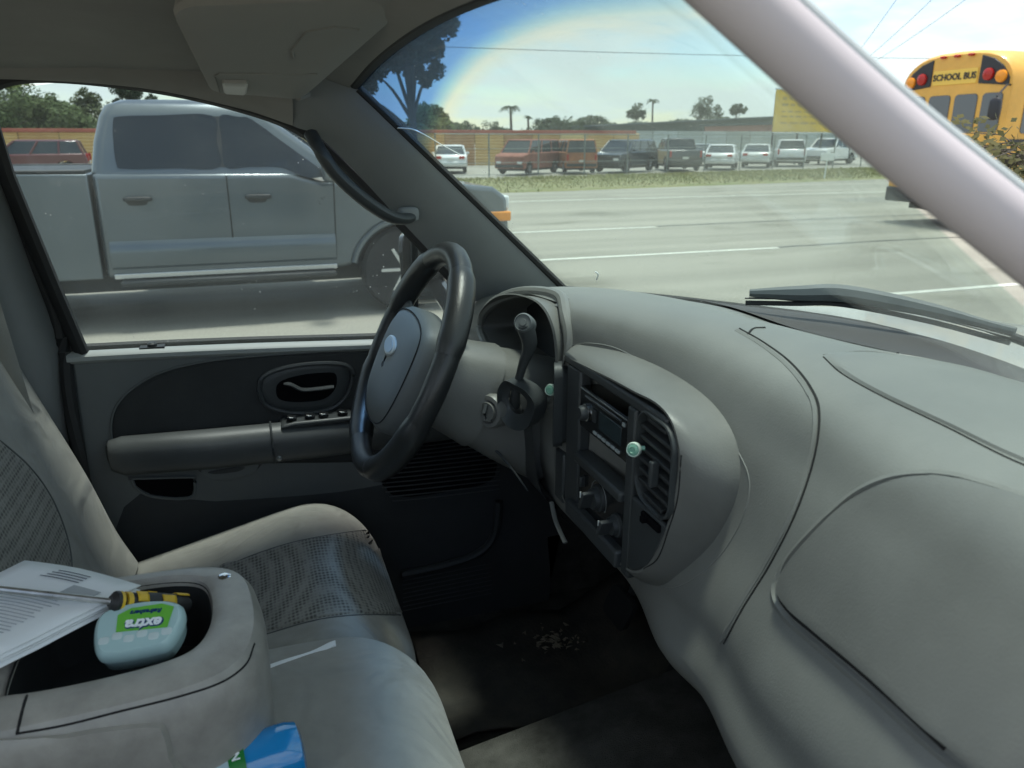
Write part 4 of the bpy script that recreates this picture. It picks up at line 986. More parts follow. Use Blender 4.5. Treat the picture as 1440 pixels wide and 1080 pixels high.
# round fresheners clipped on the vents
M_CLIP, M_CLIPG = mat('clip_white', (.62, .74, .66), .3), mat('clip_green', (.20, .42, .32), .2)
for (x, y, z, d), lab in (((.438, .800, -.374, (-.75, -.62, .2)), 'round pale green freshener clipped to the vent beside the glove box'), ((.440, 1.088, -.384, (-.8, -.55, .2)), 'round pale green freshener clipped to the vent beside the steering column')):
    c = Vector(R(x, y, z)); dn = Vector(d).normalized()
    t = thing('air_freshener', lab, 'air freshener', tuple(c), group='air fresheners clipped to the dashboard vents')
    ORG = c
    obj('rim', lathe([(.007, -.008), (.0093, -.005), (.0099, 0), (.0088, .003), (.0078, .002), (0, .002)], 24, c, dn), M_CLIP, t)
    obj('face', lathe([(.0076, .0018), (.0070, .0034), (.004, .0042), (.0035, .0036), (0, .0036)], 24, c, dn), M_CLIPG, t)
    obj('clip', tube([c - dn * .004, c + Vector((.014, -.004, .002))], .003, 8), M_CLIPG, t)
    ORG = Vector((0, 0, 0))

# ================================================================== vehicles outside
M_TYRE = mat('tyre', (.018, .018, .019), .85)
M_RIM = mat('alloy', (.45, .46, .47), .35, .8)
M_CARGLASS = mat('car_glass', (.035, .045, .05), .08, spec=.6)
M_CHROME2 = mat('bright_trim', (.6, .62, .63), .25, .8)
M_RED = mat('tail_red', (.42, .02, .015), .25); M_AMB = mat('amber', (.85, .30, .02), .3); M_LAMP = mat('lamp_clear', (.75, .78, .78), .12)
def wheel(par, x, y, r, w=.22, side=1):
    t = obj('wheel', lathe([(r * .62, -w / 2), (r * .93, -w / 2), (r, -w * .36), (r, w * .36), (r * .93, w / 2), (r * .62, w / 2)], 28, (x, y, r), (0, 1, 0)), M_TYRE, par)
    s = side
    sp = [lathe([(r * .64, w * .1 * s), (r * .60, w * .46 * s), (r * .54, w * .38 * s), (r * .18, w * .34 * s), (r * .14, w * .46 * s), (0, w * .46 * s)], 20, (x, y, r), (0, 1, 0))]
    obj('rim', join(*sp), M_RIM, t)
    for k in range(6):
        a = 2 * PI * k / 6
        obj('spoke', tube([(x + r * .12 * math.cos(a), y + w * .45 * s, r + r * .12 * math.sin(a)), (x + r * .57 * math.cos(a), y + w * .43 * s, r + r * .57 * math.sin(a))], r * .07, 6), M_CHROME2, t)
def arch(cx_, r, n=10, z0=.42):
    a0 = math.asin(min(.95, max(-.95, (z0 - r * .93) / (r * 1.22))))
    return [(cx_ + r * 1.22 * math.cos(PI - a0 - (PI - 2 * a0) * i / n), r * .93 + r * 1.22 * math.sin(PI - a0 - (PI - 2 * a0) * i / n)) for i in range(n + 1)]

CARS = {  # length halves etc: lower outline (x,z), belt polygon and roof polygon of the glasshouse
 'sedan': dict(w=1.80, top=[(2.30, .55), (2.28, .72), (1.9, .80), (1.05, .93), (-1.45, .98), (-2.2, .95), (-2.32, .80), (-2.32, .50)], belt=(1.15, -1.75, .93), roof=(.25, -1.05, 1.44), ax=(1.38, -1.35), r=.32),
 'suv': dict(w=1.9, top=[(2.30, .60), (2.28, .95), (1.95, 1.03), (1.10, 1.10), (-2.25, 1.12), (-2.35, .9), (-2.35, .55)], belt=(1.25, -2.22, 1.10), roof=(.50, -2.0, 1.72), ax=(1.42, -1.42), r=.37),
 'van': dict(w=1.98, top=[(2.55, .60), (2.55, 1.05), (2.35, 1.15), (1.75, 1.25), (-2.45, 1.28), (-2.5, .9), (-2.5, .55)], belt=(1.85, -2.46, 1.25), roof=(1.20, -2.40, 2.0), ax=(1.75, -1.65), r=.36),
 'pickup': dict(w=1.95, top=[(2.75, .60), (2.73, 1.02), (2.4, 1.10), (1.25, 1.17), (-2.7, 1.17), (-2.75, .9), (-2.75, .6)], belt=(1.30, -.95, 1.16), roof=(.62, -.78, 1.80), ax=(1.75, -1.70), r=.39),
}
def car(name, kind, paint, loc, rz, label, cat_='car', group='cars parked in the lot across the road', glass_m=None, two=None, size=.92):
    d = CARS[kind]; t = thing(name, label, cat_, loc, rz, group); w = d['w'] / 2; t.scale = (size, size, size)
    bot = [(-d['ax'][1] * 0 + p[0], p[1]) for p in ([(d['top'][-1][0], .34)] + arch(d['ax'][1], d['r'], z0=.34) + arch(d['ax'][0], d['r'], z0=.34) + [(d['top'][0][0], .34)])]
    poly = bot + d['top']
    obj('body', prism(poly, 'y', -w, w), paint, t, bevel=.07, segs=3)
    obj('underbody', box(d['top'][-1][0] + .15, d['top'][0][0] - .15, -w + .12, w - .12, .22, .6), M_RUB, t, flat=True)
    bx0, bx1, bz = d['belt']; rx0, rx1, rz_ = d['roof']
    wt_ = w - .20
    lo1 = [(bx0, -w + .05, bz - .03), (bx1, -w + .05, bz - .03), (bx1, w - .05, bz - .03), (bx0, w - .05, bz - .03)]
    lo2 = [(rx0, -wt_, rz_ - .05), (rx1, -wt_, rz_ - .05), (rx1, wt_, rz_ - .05), (rx0, wt_, rz_ - .05)]
    obj('glasshouse', loft([lo1, lo2]), glass_m or M_CARGLASS, t, bevel=.04)
    lo3 = [(rx0 + .06, -wt_ - .01, rz_ - .06), (rx1 - .05, -wt_ - .01, rz_ - .06), (rx1 - .05, wt_ + .01, rz_ - .06), (rx0 + .06, wt_ + .01, rz_ - .06)]
    lo4 = [(rx0 - .1, -wt_ + .1, rz_ + .01), (rx1 + .08, -wt_ + .1, rz_ + .01), (rx1 + .08, wt_ - .1, rz_ + .01), (rx0 - .1, wt_ - .1, rz_ + .01)]
    obj('roof', loft([lo3, lo4]), paint, t, bevel=.03)
    for s in (0, 1, 2, 3):
        obj('pillar', tube([Vector(lo1[s]), Vector(lo2[s])], .05, 6), two or paint, t)
    n_mid = 2 if kind in ('suv', 'van') else 1
    for sgn, (ia, ib) in ((-1, (0, 1)), (1, (3, 2))):
        for k in range(n_mid):
            f = (k + 1) / (n_mid + 1) + .04
            a = Vector(lo1[ia]).lerp(Vector(lo1[ib]), f); b = Vector(lo2[ia]).lerp(Vector(lo2[ib]), f)
            obj('pillar', tube([a, b], .045, 6), two or paint, t)
    for x in d['ax']:
        for s in (-1, 1): wheel(t, x, s * (w - .12), d['r'], .2, s)
    zt = d['top'][-2][1]; xr = d['top'][-2][0]; xf_ = d['top'][0][0]
    for s in (-1, 1):
        if kind in ('suv', 'van', 'pickup'): obj('tail_light', box(xr - .05, xr + .06, s * (w - .13) - .05, s * (w - .13) + .05, zt - .12, zt + .22), M_RED, t, bevel=.01)
        else: obj('tail_light', box(xr - .03, xr + .10, s * (w - .28) - .15, s * (w - .28) + .15, zt - .06, zt + .09), M_RED, t, bevel=.015)
        obj('headlight', box(xf_ - .12, xf_ + .01, s * (w - .28) - .16, s * (w - .28) + .16, .62, .76), M_LAMP, t, bevel=.02)
        obj('mirror', superbox((bx0 - .35, s * (w + .08), bz + .06), (.06, .09, .06), .5, 10, 6), two or paint, t)
    obj('number_plate', box(xr - .06, xr - .02, -.16, .16, .68, .80), mat('plate', (.7, .7, .65), .5), t, flat=True)
    obj('rear_bumper', box(xr - .06, xr + .1, -w + .06, w - .06, .42, .60), paint if kind == 'sedan' else M_DARK, t, bevel=.03)
    obj('front_bumper', box(xf_ - .1, xf_ + .05, -w + .06, w - .06, .40, .58), paint if kind == 'sedan' else M_DARK, t, bevel=.03)
    return t
def paint(name, c, r=.3, coat=.6, **k): return mat(name, c, r, coat=coat, **k)
WHITE = paint('paint_white', (.72, .74, .74)); DBLUE = paint('paint_dark_blue', (.02, .032, .042)); CHAR = paint('paint_charcoal', (.035, .042, .045))
RUST1 = mat('rusty_maroon', (.30, .12, .085), .8, var=(2.2, 0, (.18, .075, .06))); RUST2 = mat('rusty_orange', (.46, .20, .09), .85, var=(2.4, 0, (.24, .10, .06)))
def gp(px, py, y=None):
    p = on_z(px, py, -EYE)
    if y: p = p * (y / p.y)
    return (p.x, p.y, 0)
car('sedan', 'sedan', WHITE, gp(634, 243, 40.2), rad(75), 'white sedan parked alone by the tan fence, its tail towards the road')
car('van', 'van', RUST1, gp(744, 247, 37), rad(222), 'rusty maroon old van parked on the verge side, next to the orange one', 'van', two=RUST1, size=.80)
car('van', 'van', RUST2, gp(806, 244, 37.5), rad(78), 'rusty orange brown old van with its back to the road', 'van', two=RUST2, size=.80)
car('suv', 'suv', DBLUE, gp(878, 243, 37.6), rad(215), 'dark blue off-roader parked just past the rusty vans', 'SUV')
car('pickup', 'pickup', CHAR, gp(950, 241, 38.6), rad(70), 'charcoal pickup parked between the dark off-roader and the white sedans', 'pickup')
car('sedan', 'sedan', WHITE, gp(1014, 239, 39.5), rad(52), 'white sedan parked directly beside the charcoal pickup')
car('sedan', 'sedan', paint('paint_pearl', (.62, .64, .62)), gp(1064, 237, 41.5), rad(50), 'pearl white sedan parked between the white sedan and the white off-roader')
car('suv', 'suv', WHITE, gp(1108, 236, 42.5), rad(55), 'white off-roader parked under the yellow billboard', 'SUV')
car('pickup', 'pickup', paint('paint_white2', (.78, .79, .78)), gp(1165, 232, 45), rad(205), 'white pickup parked last in the row by the pillar', 'pickup')
car('suv', 'suv', paint('paint_maroon', (.12, .035, .035)), gp(48, 240, 39), rad(185), 'dark maroon off-roader seen past the passing pickup bed', 'SUV')
car('sedan', 'sedan', paint('paint_greyblue', (.28, .33, .36)), gp(982, 233, 46), rad(60), 'grey blue sedan parked in the second row behind the charcoal pickup')

# --- silver crew cab pickup passing by
SIL = mat('silver_paint', (.115, .138, .152), .3, .45, coat=.8, var=(1.5, .04))
M_TINT = mat('tinted_glass', (.022, .027, .030), .06, spec=.5)
def silver_pickup():
    t = thing('crew_cab_pickup', 'silver crew cab pickup passing on the road outside the driver window', 'pickup', (0, 8.4, 0))
    w = 1.0; AX = (1.45, -2.24); r = .41
    low = [(-3.1, .55)] + arch(AX[1], r, 14, .45) + [(-1.30, .45)]
    bed = [(-3.1, .55), (-2.75, .5)] + arch(AX[1], r, 14, .48) + [(-1.55, .46), (-1.19, .46), (-1.19, 1.34), (-3.1, 1.36)]
    obj('bed', prism(bed, 'y', -w, w), SIL, t, bevel=.04, segs=3)
    obj('bed_rail', join(box(-3.08, -1.2, -w + .01, -w + .09, 1.345, 1.375), box(-3.08, -1.2, w - .09, w - .01, 1.345, 1.375)), M_DARK, t, bevel=.01)
    obj('bed_liner', box(-3.0, -1.25, -w + .12, w - .12, .9, 1.362), M_DARK, t, flat=True)
    cabp = [(-1.16, .46), (.86, .46)] + arch(AX[0], r, 14, .48) + [(2.05, .48), (2.46, .52), (2.52, .75), (2.50, 1.07), (2.36, 1.17), (1.8, 1.23), (1.0, 1.255), (.72, 1.25), (.45, 1.33), (-1.16, 1.345)]
    body = obj('body', prism(cabp, 'y', -w, w), SIL, t, bevel=.045, segs=3)
    # bulge line and lower trim along the near side
    for s in (-1, 1):
        obj('lower_door_bulge', loft([[(x, s * (w + d), z) for d, z in ((-.02, .52), (.022, .56), (.035, .68), (.02, .76), (-.02, .80))] for x in (-1.10, -1.0, .70, .80)]), SIL, t)
        obj('running_board', box(-1.05, .78, s * (w + .04) - .07, s * (w + .04) + .07, .40, .445), M_DARK, t, bevel=.012)
        obj('rocker_trim', box(-1.10, .80, s * (w + .004) - .012, s * (w + .004) + .012, .455, .50), M_CHROME2, t, bevel=.006)
        for x in (-1.155, -.10, .80): obj('door_gap', tube([(x, s * (w + .0005), .54), (x + (.02 if x > 0 else 0), s * (w + .0005), 1.315 if x < .5 else 1.24)], .006, 5), M_SEAM, t)
        for x in (-.90, .08):
            obj('door_handle', superbox((x + .07, s * (w + .03), 1.13), (.115, .022, .022), .5, 14, 8), M_DARK, t)
            obj('handle_recess', superbox((x + .06, s * (w - .002), 1.115), (.085, .006, .040), .6, 20, 10), M_DARK, t)
        obj('flare', tube([(p[0], s * (w + .005), p[1]) for p in arch(AX[0], r, 16, .5)], .028, 6), SIL, t)
        obj('flare', tube([(p[0], s * (w + .005), p[1]) for p in arch(AX[1], r, 16, .5)], .028, 6), SIL, t)
        obj('arch_liner', join(box(AX[0] - .46, AX[0] + .46, s * (w - .28) - .22, s * (w - .28) + .22, .5, .86), box(AX[1] - .46, AX[1] + .46, s * (w - .28) - .22, s * (w - .28) + .22, .5, .86)), M_BLACK, t, flat=True)
        obj('turn_signal', box(2.26, 2.535, s * (w - .04) - .06, s * (w - .04) + .06, .84, .935), M_AMB, t, bevel=.015)
        obj('headlight', box(2.26, 2.53, s * (w - .16) - .14, s * (w - .16) + .17, .945, 1.085), M_LAMP, t, bevel=.02)
        obj('door_mirror', superbox((.78, s * (w + .17), 1.36), (.075, .13, .11), .5, 18, 10), SIL, t)
        obj('tail_light', box(-3.12, -2.98, s * (w - .08) - .09, s * (w - .08) + .085, .95, 1.32), M_RED, t, bevel=.02)
    # cab upper: belt -> roof with rounded tumblehome
    def sect(z, x0, x1, yw): return [(p[0] + (x0 + x1) / 2, p[1], z) for p in rrect(x1 - x0, yw * 2, .10, 5)]
    ups = [sect(1.31, -1.17, .98, .985), sect(1.36, -1.17, .90, .975), sect(1.60, -1.13, .58, .90), sect(1.80, -1.07, .32, .835), sect(1.89, -1.02, .18, .80), sect(1.94, -.90, .02, .72), sect(1.955, -.6, -.2, .5)]
    obj('cab_upper', loft(ups), SIL, t, smooth=50)
    def ypos(z): return .985 - (z - 1.31) * .305
    def pane(name, pts, s, m=M_TINT, lift=.012):
        p = [(q.x, s * (ypos(q.y) + lift), q.y) for q in pts]; q_ = [(a, b - s * .03, c) for a, b, c in p]
        return obj(name, loft([q_, p]), m, t)
    W1 = cat([(-.96, 1.42, 0), (-.965, 1.6, 0), (-.95, 1.76, 0), (-.90, 1.80, 0), (-.6, 1.812, 0), (-.16, 1.812, 0), (-.15, 1.6, 0), (-.15, 1.385, 0), (-.5, 1.38, 0), (-.90, 1.38, 0)], 4, True)
    W2 = cat([(-.10, 1.385, 0), (-.105, 1.6, 0), (-.10, 1.81, 0), (.05, 1.805, 0), (.16, 1.785, 0), (.40, 1.60, 0), (.62, 1.43, 0), (.76, 1.315, 0), (.70, 1.288, 0), (.58, 1.29, 0), (.46, 1.34, 0), (.34, 1.38, 0), (.1, 1.385, 0)], 4, True)
    for s in (-1, 1):
        pane('side_window', W1, s); pane('side_window', W2, s)
        pane('window_post', [Vector(p) for p in ((-.155, 1.385, 0), (-.155, 1.808, 0), (-.095, 1.808, 0), (-.095, 1.385, 0))], s, M_DARK, .009)
    obj('windscreen', loft([[(1.0, -.82, 1.30), (1.0, .82, 1.30), (.30, .70, 1.86), (.30, -.70, 1.86)], [(.96, -.82, 1.28), (.96, .82, 1.28), (.26, .70, 1.84), (.26, -.70, 1.84)]]), M_TINT, t)
    obj('grille', box(2.46, 2.54, -.62, .62, .72, 1.06), M_DARK, t, bevel=.02)
    obj('front_bumper', prism([(2.36, .50), (2.58, .52), (2.60, .70), (2.36, .72)], 'y', -.94, .94), M_CHROME2, t, bevel=.03)
    obj('chassis', box(-3.0, 2.2, -.7, .7, .30, .62), M_RUB, t, flat=True)
    for x in AX:
        for s in (-1, 1): wheel(t, x, s * (w - .14), r, .28, s)
silver_pickup()

# --- school bus coming the other way
def school_bus():
    Y0, Y1 = -1.22, 1.22
    t = thing('school_bus', 'yellow school bus coming along the road beyond the pillar', 'bus', (12.6, 11.65, 0))
    YEL = mat('bus_yellow', (.76, .41, .075), .5, coat=.2, var=(2.5, .10)); BLK = mat('bus_black', (.022, .022, .028), .4)
    GL = mat('bus_glass', (.10, .115, .13), .1, spec=.6)
    dome = []
    def sec(x, k, zt, rad_):
        pts = [(Y0 * k, .45), (Y0 * k, 2.42)]
        for i in range(1, 16):
            a = PI - PI * i / 16
            pts.append((1.22 * k * math.copysign(abs(math.cos(a)) ** .62, math.cos(a)), 2.42 + (zt - 2.42) * math.sin(a) ** .8))
        pts += [(Y1 * k, 2.42), (Y1 * k, .45)]
        return [Vector((x, y, z)) for y, z in pts]
    obj('body', loft([sec(0.0, .985, 3.08, 0), sec(.06, 1.0, 3.13, 0), sec(.8, 1.0, 3.14, 0), sec(10.4, 1.0, 3.14, 0), sec(10.6, .97, 3.06, 0)]), YEL, t, smooth=40)
    def fr(name, pts, m, d=.02, bev=.01): return obj(name, prism(pts, 'x', -d, .03), m, t, bevel=bev)
    # front panes (y mirrored: +y is the far side)
    for a, b in ((.60, 1.10), (.02, .50), (-.56, -.08), (-1.06, -.66)):
        fr('windscreen_pane', [(p[0] + (a + b) / 2, p[1] + 2.06) for p in rrect(b - a, .66, .07)], GL)
    # lamp panels either side of the name board
    fr('lamp_panel', [(.52, 2.56), (1.13, 2.50), (1.13, 2.62), (.98, 2.82), (.78, 2.95), (.52, 3.03)], BLK)
    fr('lamp_panel', [(-.52, 2.56), (-1.13, 2.50), (-1.13, 2.62), (-.98, 2.82), (-.78, 2.95), (-.52, 3.03)], BLK)
    for y in (.72, .98, -.72, -.98):
        obj('warning_lamp', lathe([(.105, 0), (.10, .04), (.06, .06), (0, .065)], 20, (-.02, y, 2.70 - .05 * (abs(y) > .9)), (-1, 0, 0)), M_RED if abs(y) < .9 else M_AMB, t)
    for y in (-.30, 0, .30):
        obj('roof_lamp', superbox((-.03, y, 3.055), (.04, .06, .025), .6, 12, 8), M_RED, t)
    fr('name_board', [(-.48, 2.57), (.48, 2.57), (.48, 2.83), (-.48, 2.83)], mat('board_yellow', (.85, .55, .10), .5))
    TMx = Matrix.Translation((-.026, 0, 2.70)) @ Matrix(((0, 0, -1, 0), (-1, 0, 0, 0), (0, 1, 0, 0), (0, 0, 0, 1)))
    obj('lettering', text_vf('SCHOOL BUS', .155, TMx, .004, 0, .004), BLK, t, flat=True)
    obj('grille', box(-.04, .0, -.6, .6, .75, 1.3), BLK, t, bevel=.01)
    for s in (-1, 1): obj('headlight', lathe([(.11, 0), (.10, .03), (0, .04)], 18, (-.005, s * .88, .98), (-1, 0, 0)), M_LAMP, t)
    obj('front_bumper', box(-.07, .0, -1.2, 1.2, .42, .70), BLK, t, bevel=.03)
    # windows along both sides, each with its rail
    for s in (-1, 1):
        for k in range(10):
            x = .30 + k * 1.0
            wnd = obj('side_window', loft([[(x + .45 + p[0], s * (1.22 - .02), 2.06 + p[1]) for p in rrect(.84, .70, .06)], [(x + .45 + p[0], s * (1.22 + .012), 2.06 + p[1]) for p in rrect(.84, .70, .06)]]), GL, t)
            obj('window_rail', box(x + .05, x + .85, s * 1.232 - .008, s * 1.232 + .008, 2.04, 2.07), M_CHROME2, wnd)
        for z in (1.58, 1.22, .80): obj('rub_rail', box(.1, 10.5, s * 1.225 - .02, s * 1.225 + .02, z - .035, z + .035), BLK, t, bevel=.01)
        for x in (2.2, 8.0): wheel(t, x, s * 1.05, .48, .28, s)
        obj('mirror', superbox((-.45, s * 1.32, 2.1), (.06, .10, .18), .5, 14, 8), BLK, t)
        obj('mirror_arm', tube([(-.45, s * 1.32, 2.3), (-.1, s * 1.18, 2.5), (.05, s * 1.15, 2.5)], .016, 6), BLK, t)
    obj('chassis', box(.3, 10.2, -.9, .9, .28, .6), BLK, t, flat=True)
school_bus()

# ================================================================== fences, buildings, signs
def corrugated(x0, x1, y, zt, step, label):
    t = thing('metal_fence', label, 'fence', (x0, y, 0)); n = int(round((x1 - x0) / step)); rg = random.Random(2)
    mats = [mat('sheet_tan', (.58, .40, .17), .75, .1, var=(.9, 0, (.46, .27, .11))), mat('sheet_tan2', (.64, .47, .21), .75, .1, var=(.9, 0, (.54, .34, .13))), mat('sheet_rust', (.40, .21, .10), .85, .1, var=(1.3, 0, (.50, .33, .17))), mat('sheet_straw', (.66, .53, .26), .75, .1, var=(.8, .12))]
    for i in range(n):
        a = i * step; b = a + step - .03; h_ = zt + rg.uniform(-.03, .03)
        pts = []; k = 11
        for j in range(k):
            z = .03 + h_ * j / k; pts += [(rg.uniform(-.003, .003), z), (.05, z + h_ / k * .30), (.05, z + h_ / k * .55), (0, z + h_ / k * .85)]
        rows = [[(a, -p[0] + rg.uniform(-.01, .01) * 0, p[1]) for p in pts], [(b, -p[0], p[1]) for p in pts]]
        obj('panel', grid(rows), rg.choice(mats), t, flat=True, solid=.01)
        if i % 2 == 0: obj('post', box(a - .05, a + .03, .02, .10, 0, zt), M_DARK, t, flat=True)
    obj('top_rail', box(0, x1 - x0, -.12, .14, zt - .02, zt + .16), mat('rail_red', (.36, .10, .065), .7, var=(.7, .2)), t, bevel=.02)
corrugated(-22, 25.2, 48, 1.98, 1.9, 'long tan corrugated fence with rusty red top rail behind the parked cars')
def plain_wall():
    t = thing('white_fence', 'pale blue grey panel fence behind the white cars', 'fence', (25.6, 50, 0))
    for i in range(9):
        rows = [[(i * 2.0 + (0 if c == 0 else 1.96), -.03 * (k % 2), .05 + k * .19) for k in range(12)] for c in (0, 1)]
        obj('panel', grid(rows), mat('panel_pale%d' % (i % 2), (.46, .52, .53) if i % 2 else (.40, .45, .45), .7, var=(.8, .12)), t, flat=True, solid=.02)
        obj('post', box(i * 2.0 - .06, i * 2.0 + .02, .04, .12, 0, 2.2), M_DARK, t, flat=True)
plain_wall()
M_BLDG = mat('far_roof_dark', (.055, .07, .075), .9, var=(.4, .2))
def shed(name, x0, x1, y, z0, z1, m, label, cat_='building', slope=.0):
    t = thing(name, label, cat_, ((x0 + x1) / 2, y, 0)); L = (x1 - x0) / 2
    obj('wall', prism([(-L, 0), (L, 0), (L, z1 + slope), (-L, z0)], 'y', 0, 9), m, t, flat=True)
    obj('roof', prism([(-L - .3, z0), (L + .3, z1 + slope), (L + .3, z1 + slope + .18), (-L - .3, z0 + .18)], 'y', -.5, 9.5), M_BLDG, t, flat=True)
    for i in range(int(L)):
        obj('wall_rib', box(-L + .5 + i * 2, -L + .58 + i * 2, -.06, 0, 0, z0), m, t, flat=True)
shed('shade_house', 32, 58, 74, 2.6, 3.9, mat('shade_cloth', (.055, .075, .07), .95, var=(.3, .25)), 'long dark shade house roof rising behind the pale fence')
shed('red_shed', 42.5, 47.5, 58, 2.75, 2.85, mat('shed_red', (.33, .16, .13), .8, var=(.6, .15)), 'low faded red shed left of the yellow billboard')
def billboard():
    t = thing('billboard', 'yellow billboard on posts above the white parked cars', 'billboard', (33.0, 44, 0), rad(4))
    obj('board', box(0, 7.4, -.06, .06, 2.05, 4.62), mat('board_face', (.74, .50, .10), .6, var=(.8, .08)), t, bevel=.01)
    obj('board_edge', join(box(-.05, 7.45, -.09, .09, 4.62, 4.70), box(-.05, 7.45, -.09, .09, 1.97, 2.05)), M_CHROME2, t, flat=True)
    for x in (.15, 2.2, 4.3, 6.9): obj('post', tube([(x, .15, 0), (x, .15, 4.5)], .07, 8), M_DARK, t)
    rg = random.Random(4)
    for i, (z, hh) in enumerate(((4.1, .20), (3.72, .16), (3.3, .10), (3.0, .10), (2.6, .12))):
        x = .5
        while x < 6.6:
            wd = rg.uniform(.25, .8); obj('print_block', box(x, x + wd, -.066, -.06, z - hh / 2, z + hh / 2), mat('board_ink', (.50, .36, .14), .7), t, flat=True); x += wd + .16
billboard()
sp = thing('small_sign', 'small white sign on a leaning post in the grass', 'sign', gp(1159, 252))
obj('post', tube([(0, 0, 0), (.04, 0, .85)], .03, 6), mat('sign_white', (.8, .82, .8), .6), sp)
obj('plate', box(-.30, .38, -.02, .02, .75, 1.05), mat('sign_white', (.8, .82, .8), .6), sp, bevel=.01)
cf = thing('chain_link_fence', 'wire fence on thin posts along the far side of the grass', 'fence', (8, 33.2, 0), rad(12))
for i in range(13): obj('post', tube([(i * 2.6, 0, 0), (i * 2.6, 0, 1.85)], .035, 6), mat('galvanised', (.20, .23, .22), .5, .4), cf)
for z in (1.82, 1.2, .6, .1): obj('wire', tube([(0, 0, z), (31.2, 0, z)], .012 if z < 1.8 else .022, 5), mat('galvanised', (.20, .23, .22), .5, .4), cf)

# ================================================================== trees, poles, wires
def leaf_mat(name, c1, c2):
    m = mat(name, c1, .75, var=(1.8, 0, c2), spec=.25)
    return m
def tree(name, label, loc, h, crown, m, trunk_r=.14, n=1500, leaf=.16, group=None, seed=0, clear=.35, bark=None, cat_='tree'):
    """crown: list of (dx, dy, z, radius) clumps; leaves fill each clump's volume, denser at its skin."""
    rg = random.Random(seed); t = thing(name, label, cat_, loc, 0, group)
    bk_ = bark or mat('bark', (.09, .075, .06), .95, bump=(20, .8, .02), var=(4, .3))
    top = max(c[2] for c in crown)
    obj('trunk', tube(cat([(0, 0, 0), (.05 * h * .1, .02, h * .3), (-.04, .03, h * .6), (0, 0, top)], 4), [trunk_r * (1 - .06 * i) for i in range(13)], 8), bk_, t)
    for c in crown:
        obj('limb', tube(cat([(0, 0, min(h * clear, c[2] * .6)), (c[0] * .5, c[1] * .5, c[2] * .85), (c[0], c[1], c[2])], 3), [trunk_r * .45, trunk_r * .4, trunk_r * .34, trunk_r * .3, trunk_r * .22, trunk_r * .15, trunk_r * .08], 5), bk_, t)
    V, Fc = [], []; tot = sum(c[3] ** 2 for c in crown)
    for c in crown:
        k = int(n * c[3] ** 2 / tot)
        sub = [(Vector((rg.gauss(0, 1), rg.gauss(0, 1), rg.gauss(0, .8))).normalized() * c[3] * rg.uniform(.45, .95), c[3] * rg.uniform(.28, .58)) for _ in range(12)]
        for i in range(k):
            o_, r_ = sub[rg.randrange(12)]
            v = Vector((rg.gauss(0, 1), rg.gauss(0, 1), rg.gauss(0, 1))).normalized() * r_ * rg.random() ** .4
            p = Vector((c[0], c[1], c[2])) + o_ + v
            a = Vector((rg.gauss(0, 1), rg.gauss(0, 1), rg.gauss(0, .6))).normalized(); b = a.orthogonal().normalized(); s = leaf * rg.uniform(.6, 1.3)
            q = len(V); V += [p - a * s, p + b * s * .45, p + a * s, p - b * s * .45]; Fc.append((q, q + 1, q + 2, q + 3))
    obj('crown', (V, Fc), m, t, flat=True, recalc=False)
    return t
G1 = leaf_mat('foliage_mid', (.055, .085, .03), (.10, .135, .05)); G2 = leaf_mat('foliage_dark', (.028, .042, .022), (.05, .07, .032)); G3 = leaf_mat('foliage_olive', (.09, .105, .045), (.055, .075, .03))
tree('roadside_tree', 'tall dark tree on the verge seen through the top of the windscreen', (5.35, 25.2, 0), 6.5, [(-.3, 0, 4.1, .95), (.45, .2, 4.6, .85), (-1.1, .3, 3.6, .75), (.2, -.3, 5.6, 1.2), (-1.2, 0, 4.8, 1.1), (-1.7, .2, 3.0, .55), (.6, 0, 3.6, .4), (-.6, 0, 6.6, 1.4)], G2, .16, 30000, .10, seed=1)
k = 0
for px, yy, h, rr_, m, lab in ((14, 62, 6.2, 2.6, G1, 'bushy green tree over the tan fence at the far left'), (62, 66, 4.5, 1.9, G3, 'olive green tree over the fence, next to the far left one'), (100, 64, 4.4, 1.7, G1, 'green tree over the fence just behind the passing pickup cab'), (140, 70, 5.0, 2.0, G3, 'olive tree rising behind the passing pickup roof'), (600, 60, 3.9, 1.5, G1, 'rounded green tree over the tan fence beside the tall dark tree'), (622, 62, 3.9, 1.3, G3, 'small olive tree over the tan fence right of the rounded green one')):
    k += 1; g_ = gp(px, 260, yy)
    tree('fence_tree', lab, (g_[0], yy, 0), h, [(0, 0, h - rr_, rr_), (rr_ * .7, 0, h - rr_ * 1.3, rr_ * .8), (-rr_ * .7, .3, h - rr_ * 1.25, rr_ * .8), (0, 0, h - rr_ * .35, rr_ * .5)], m, .15, 9000, .15, 'trees beyond the tan fence', seed=10 + k)
g_ = gp(196, 260, 66); tree('cypress', 'tall narrow dark conifer above the passing pickup roof', (g_[0], 66, 0), 6.6, [(0, 0, 2.4, 1.25), (0, 0, 3.8, 1.1), (0, 0, 5.0, .95), (0, 0, 5.9, .7)], G2, .14, 9000, .13, seed=31)
g_ = gp(228, 260, 70); tree('cypress', 'small conifer tip just right of the tall one', (g_[0], 70, 0), 5.4, [(0, 0, 2.4, .7), (0, 0, 3.6, .6), (0, 0, 4.6, .45)], G2, .12, 1500, .13, seed=32)
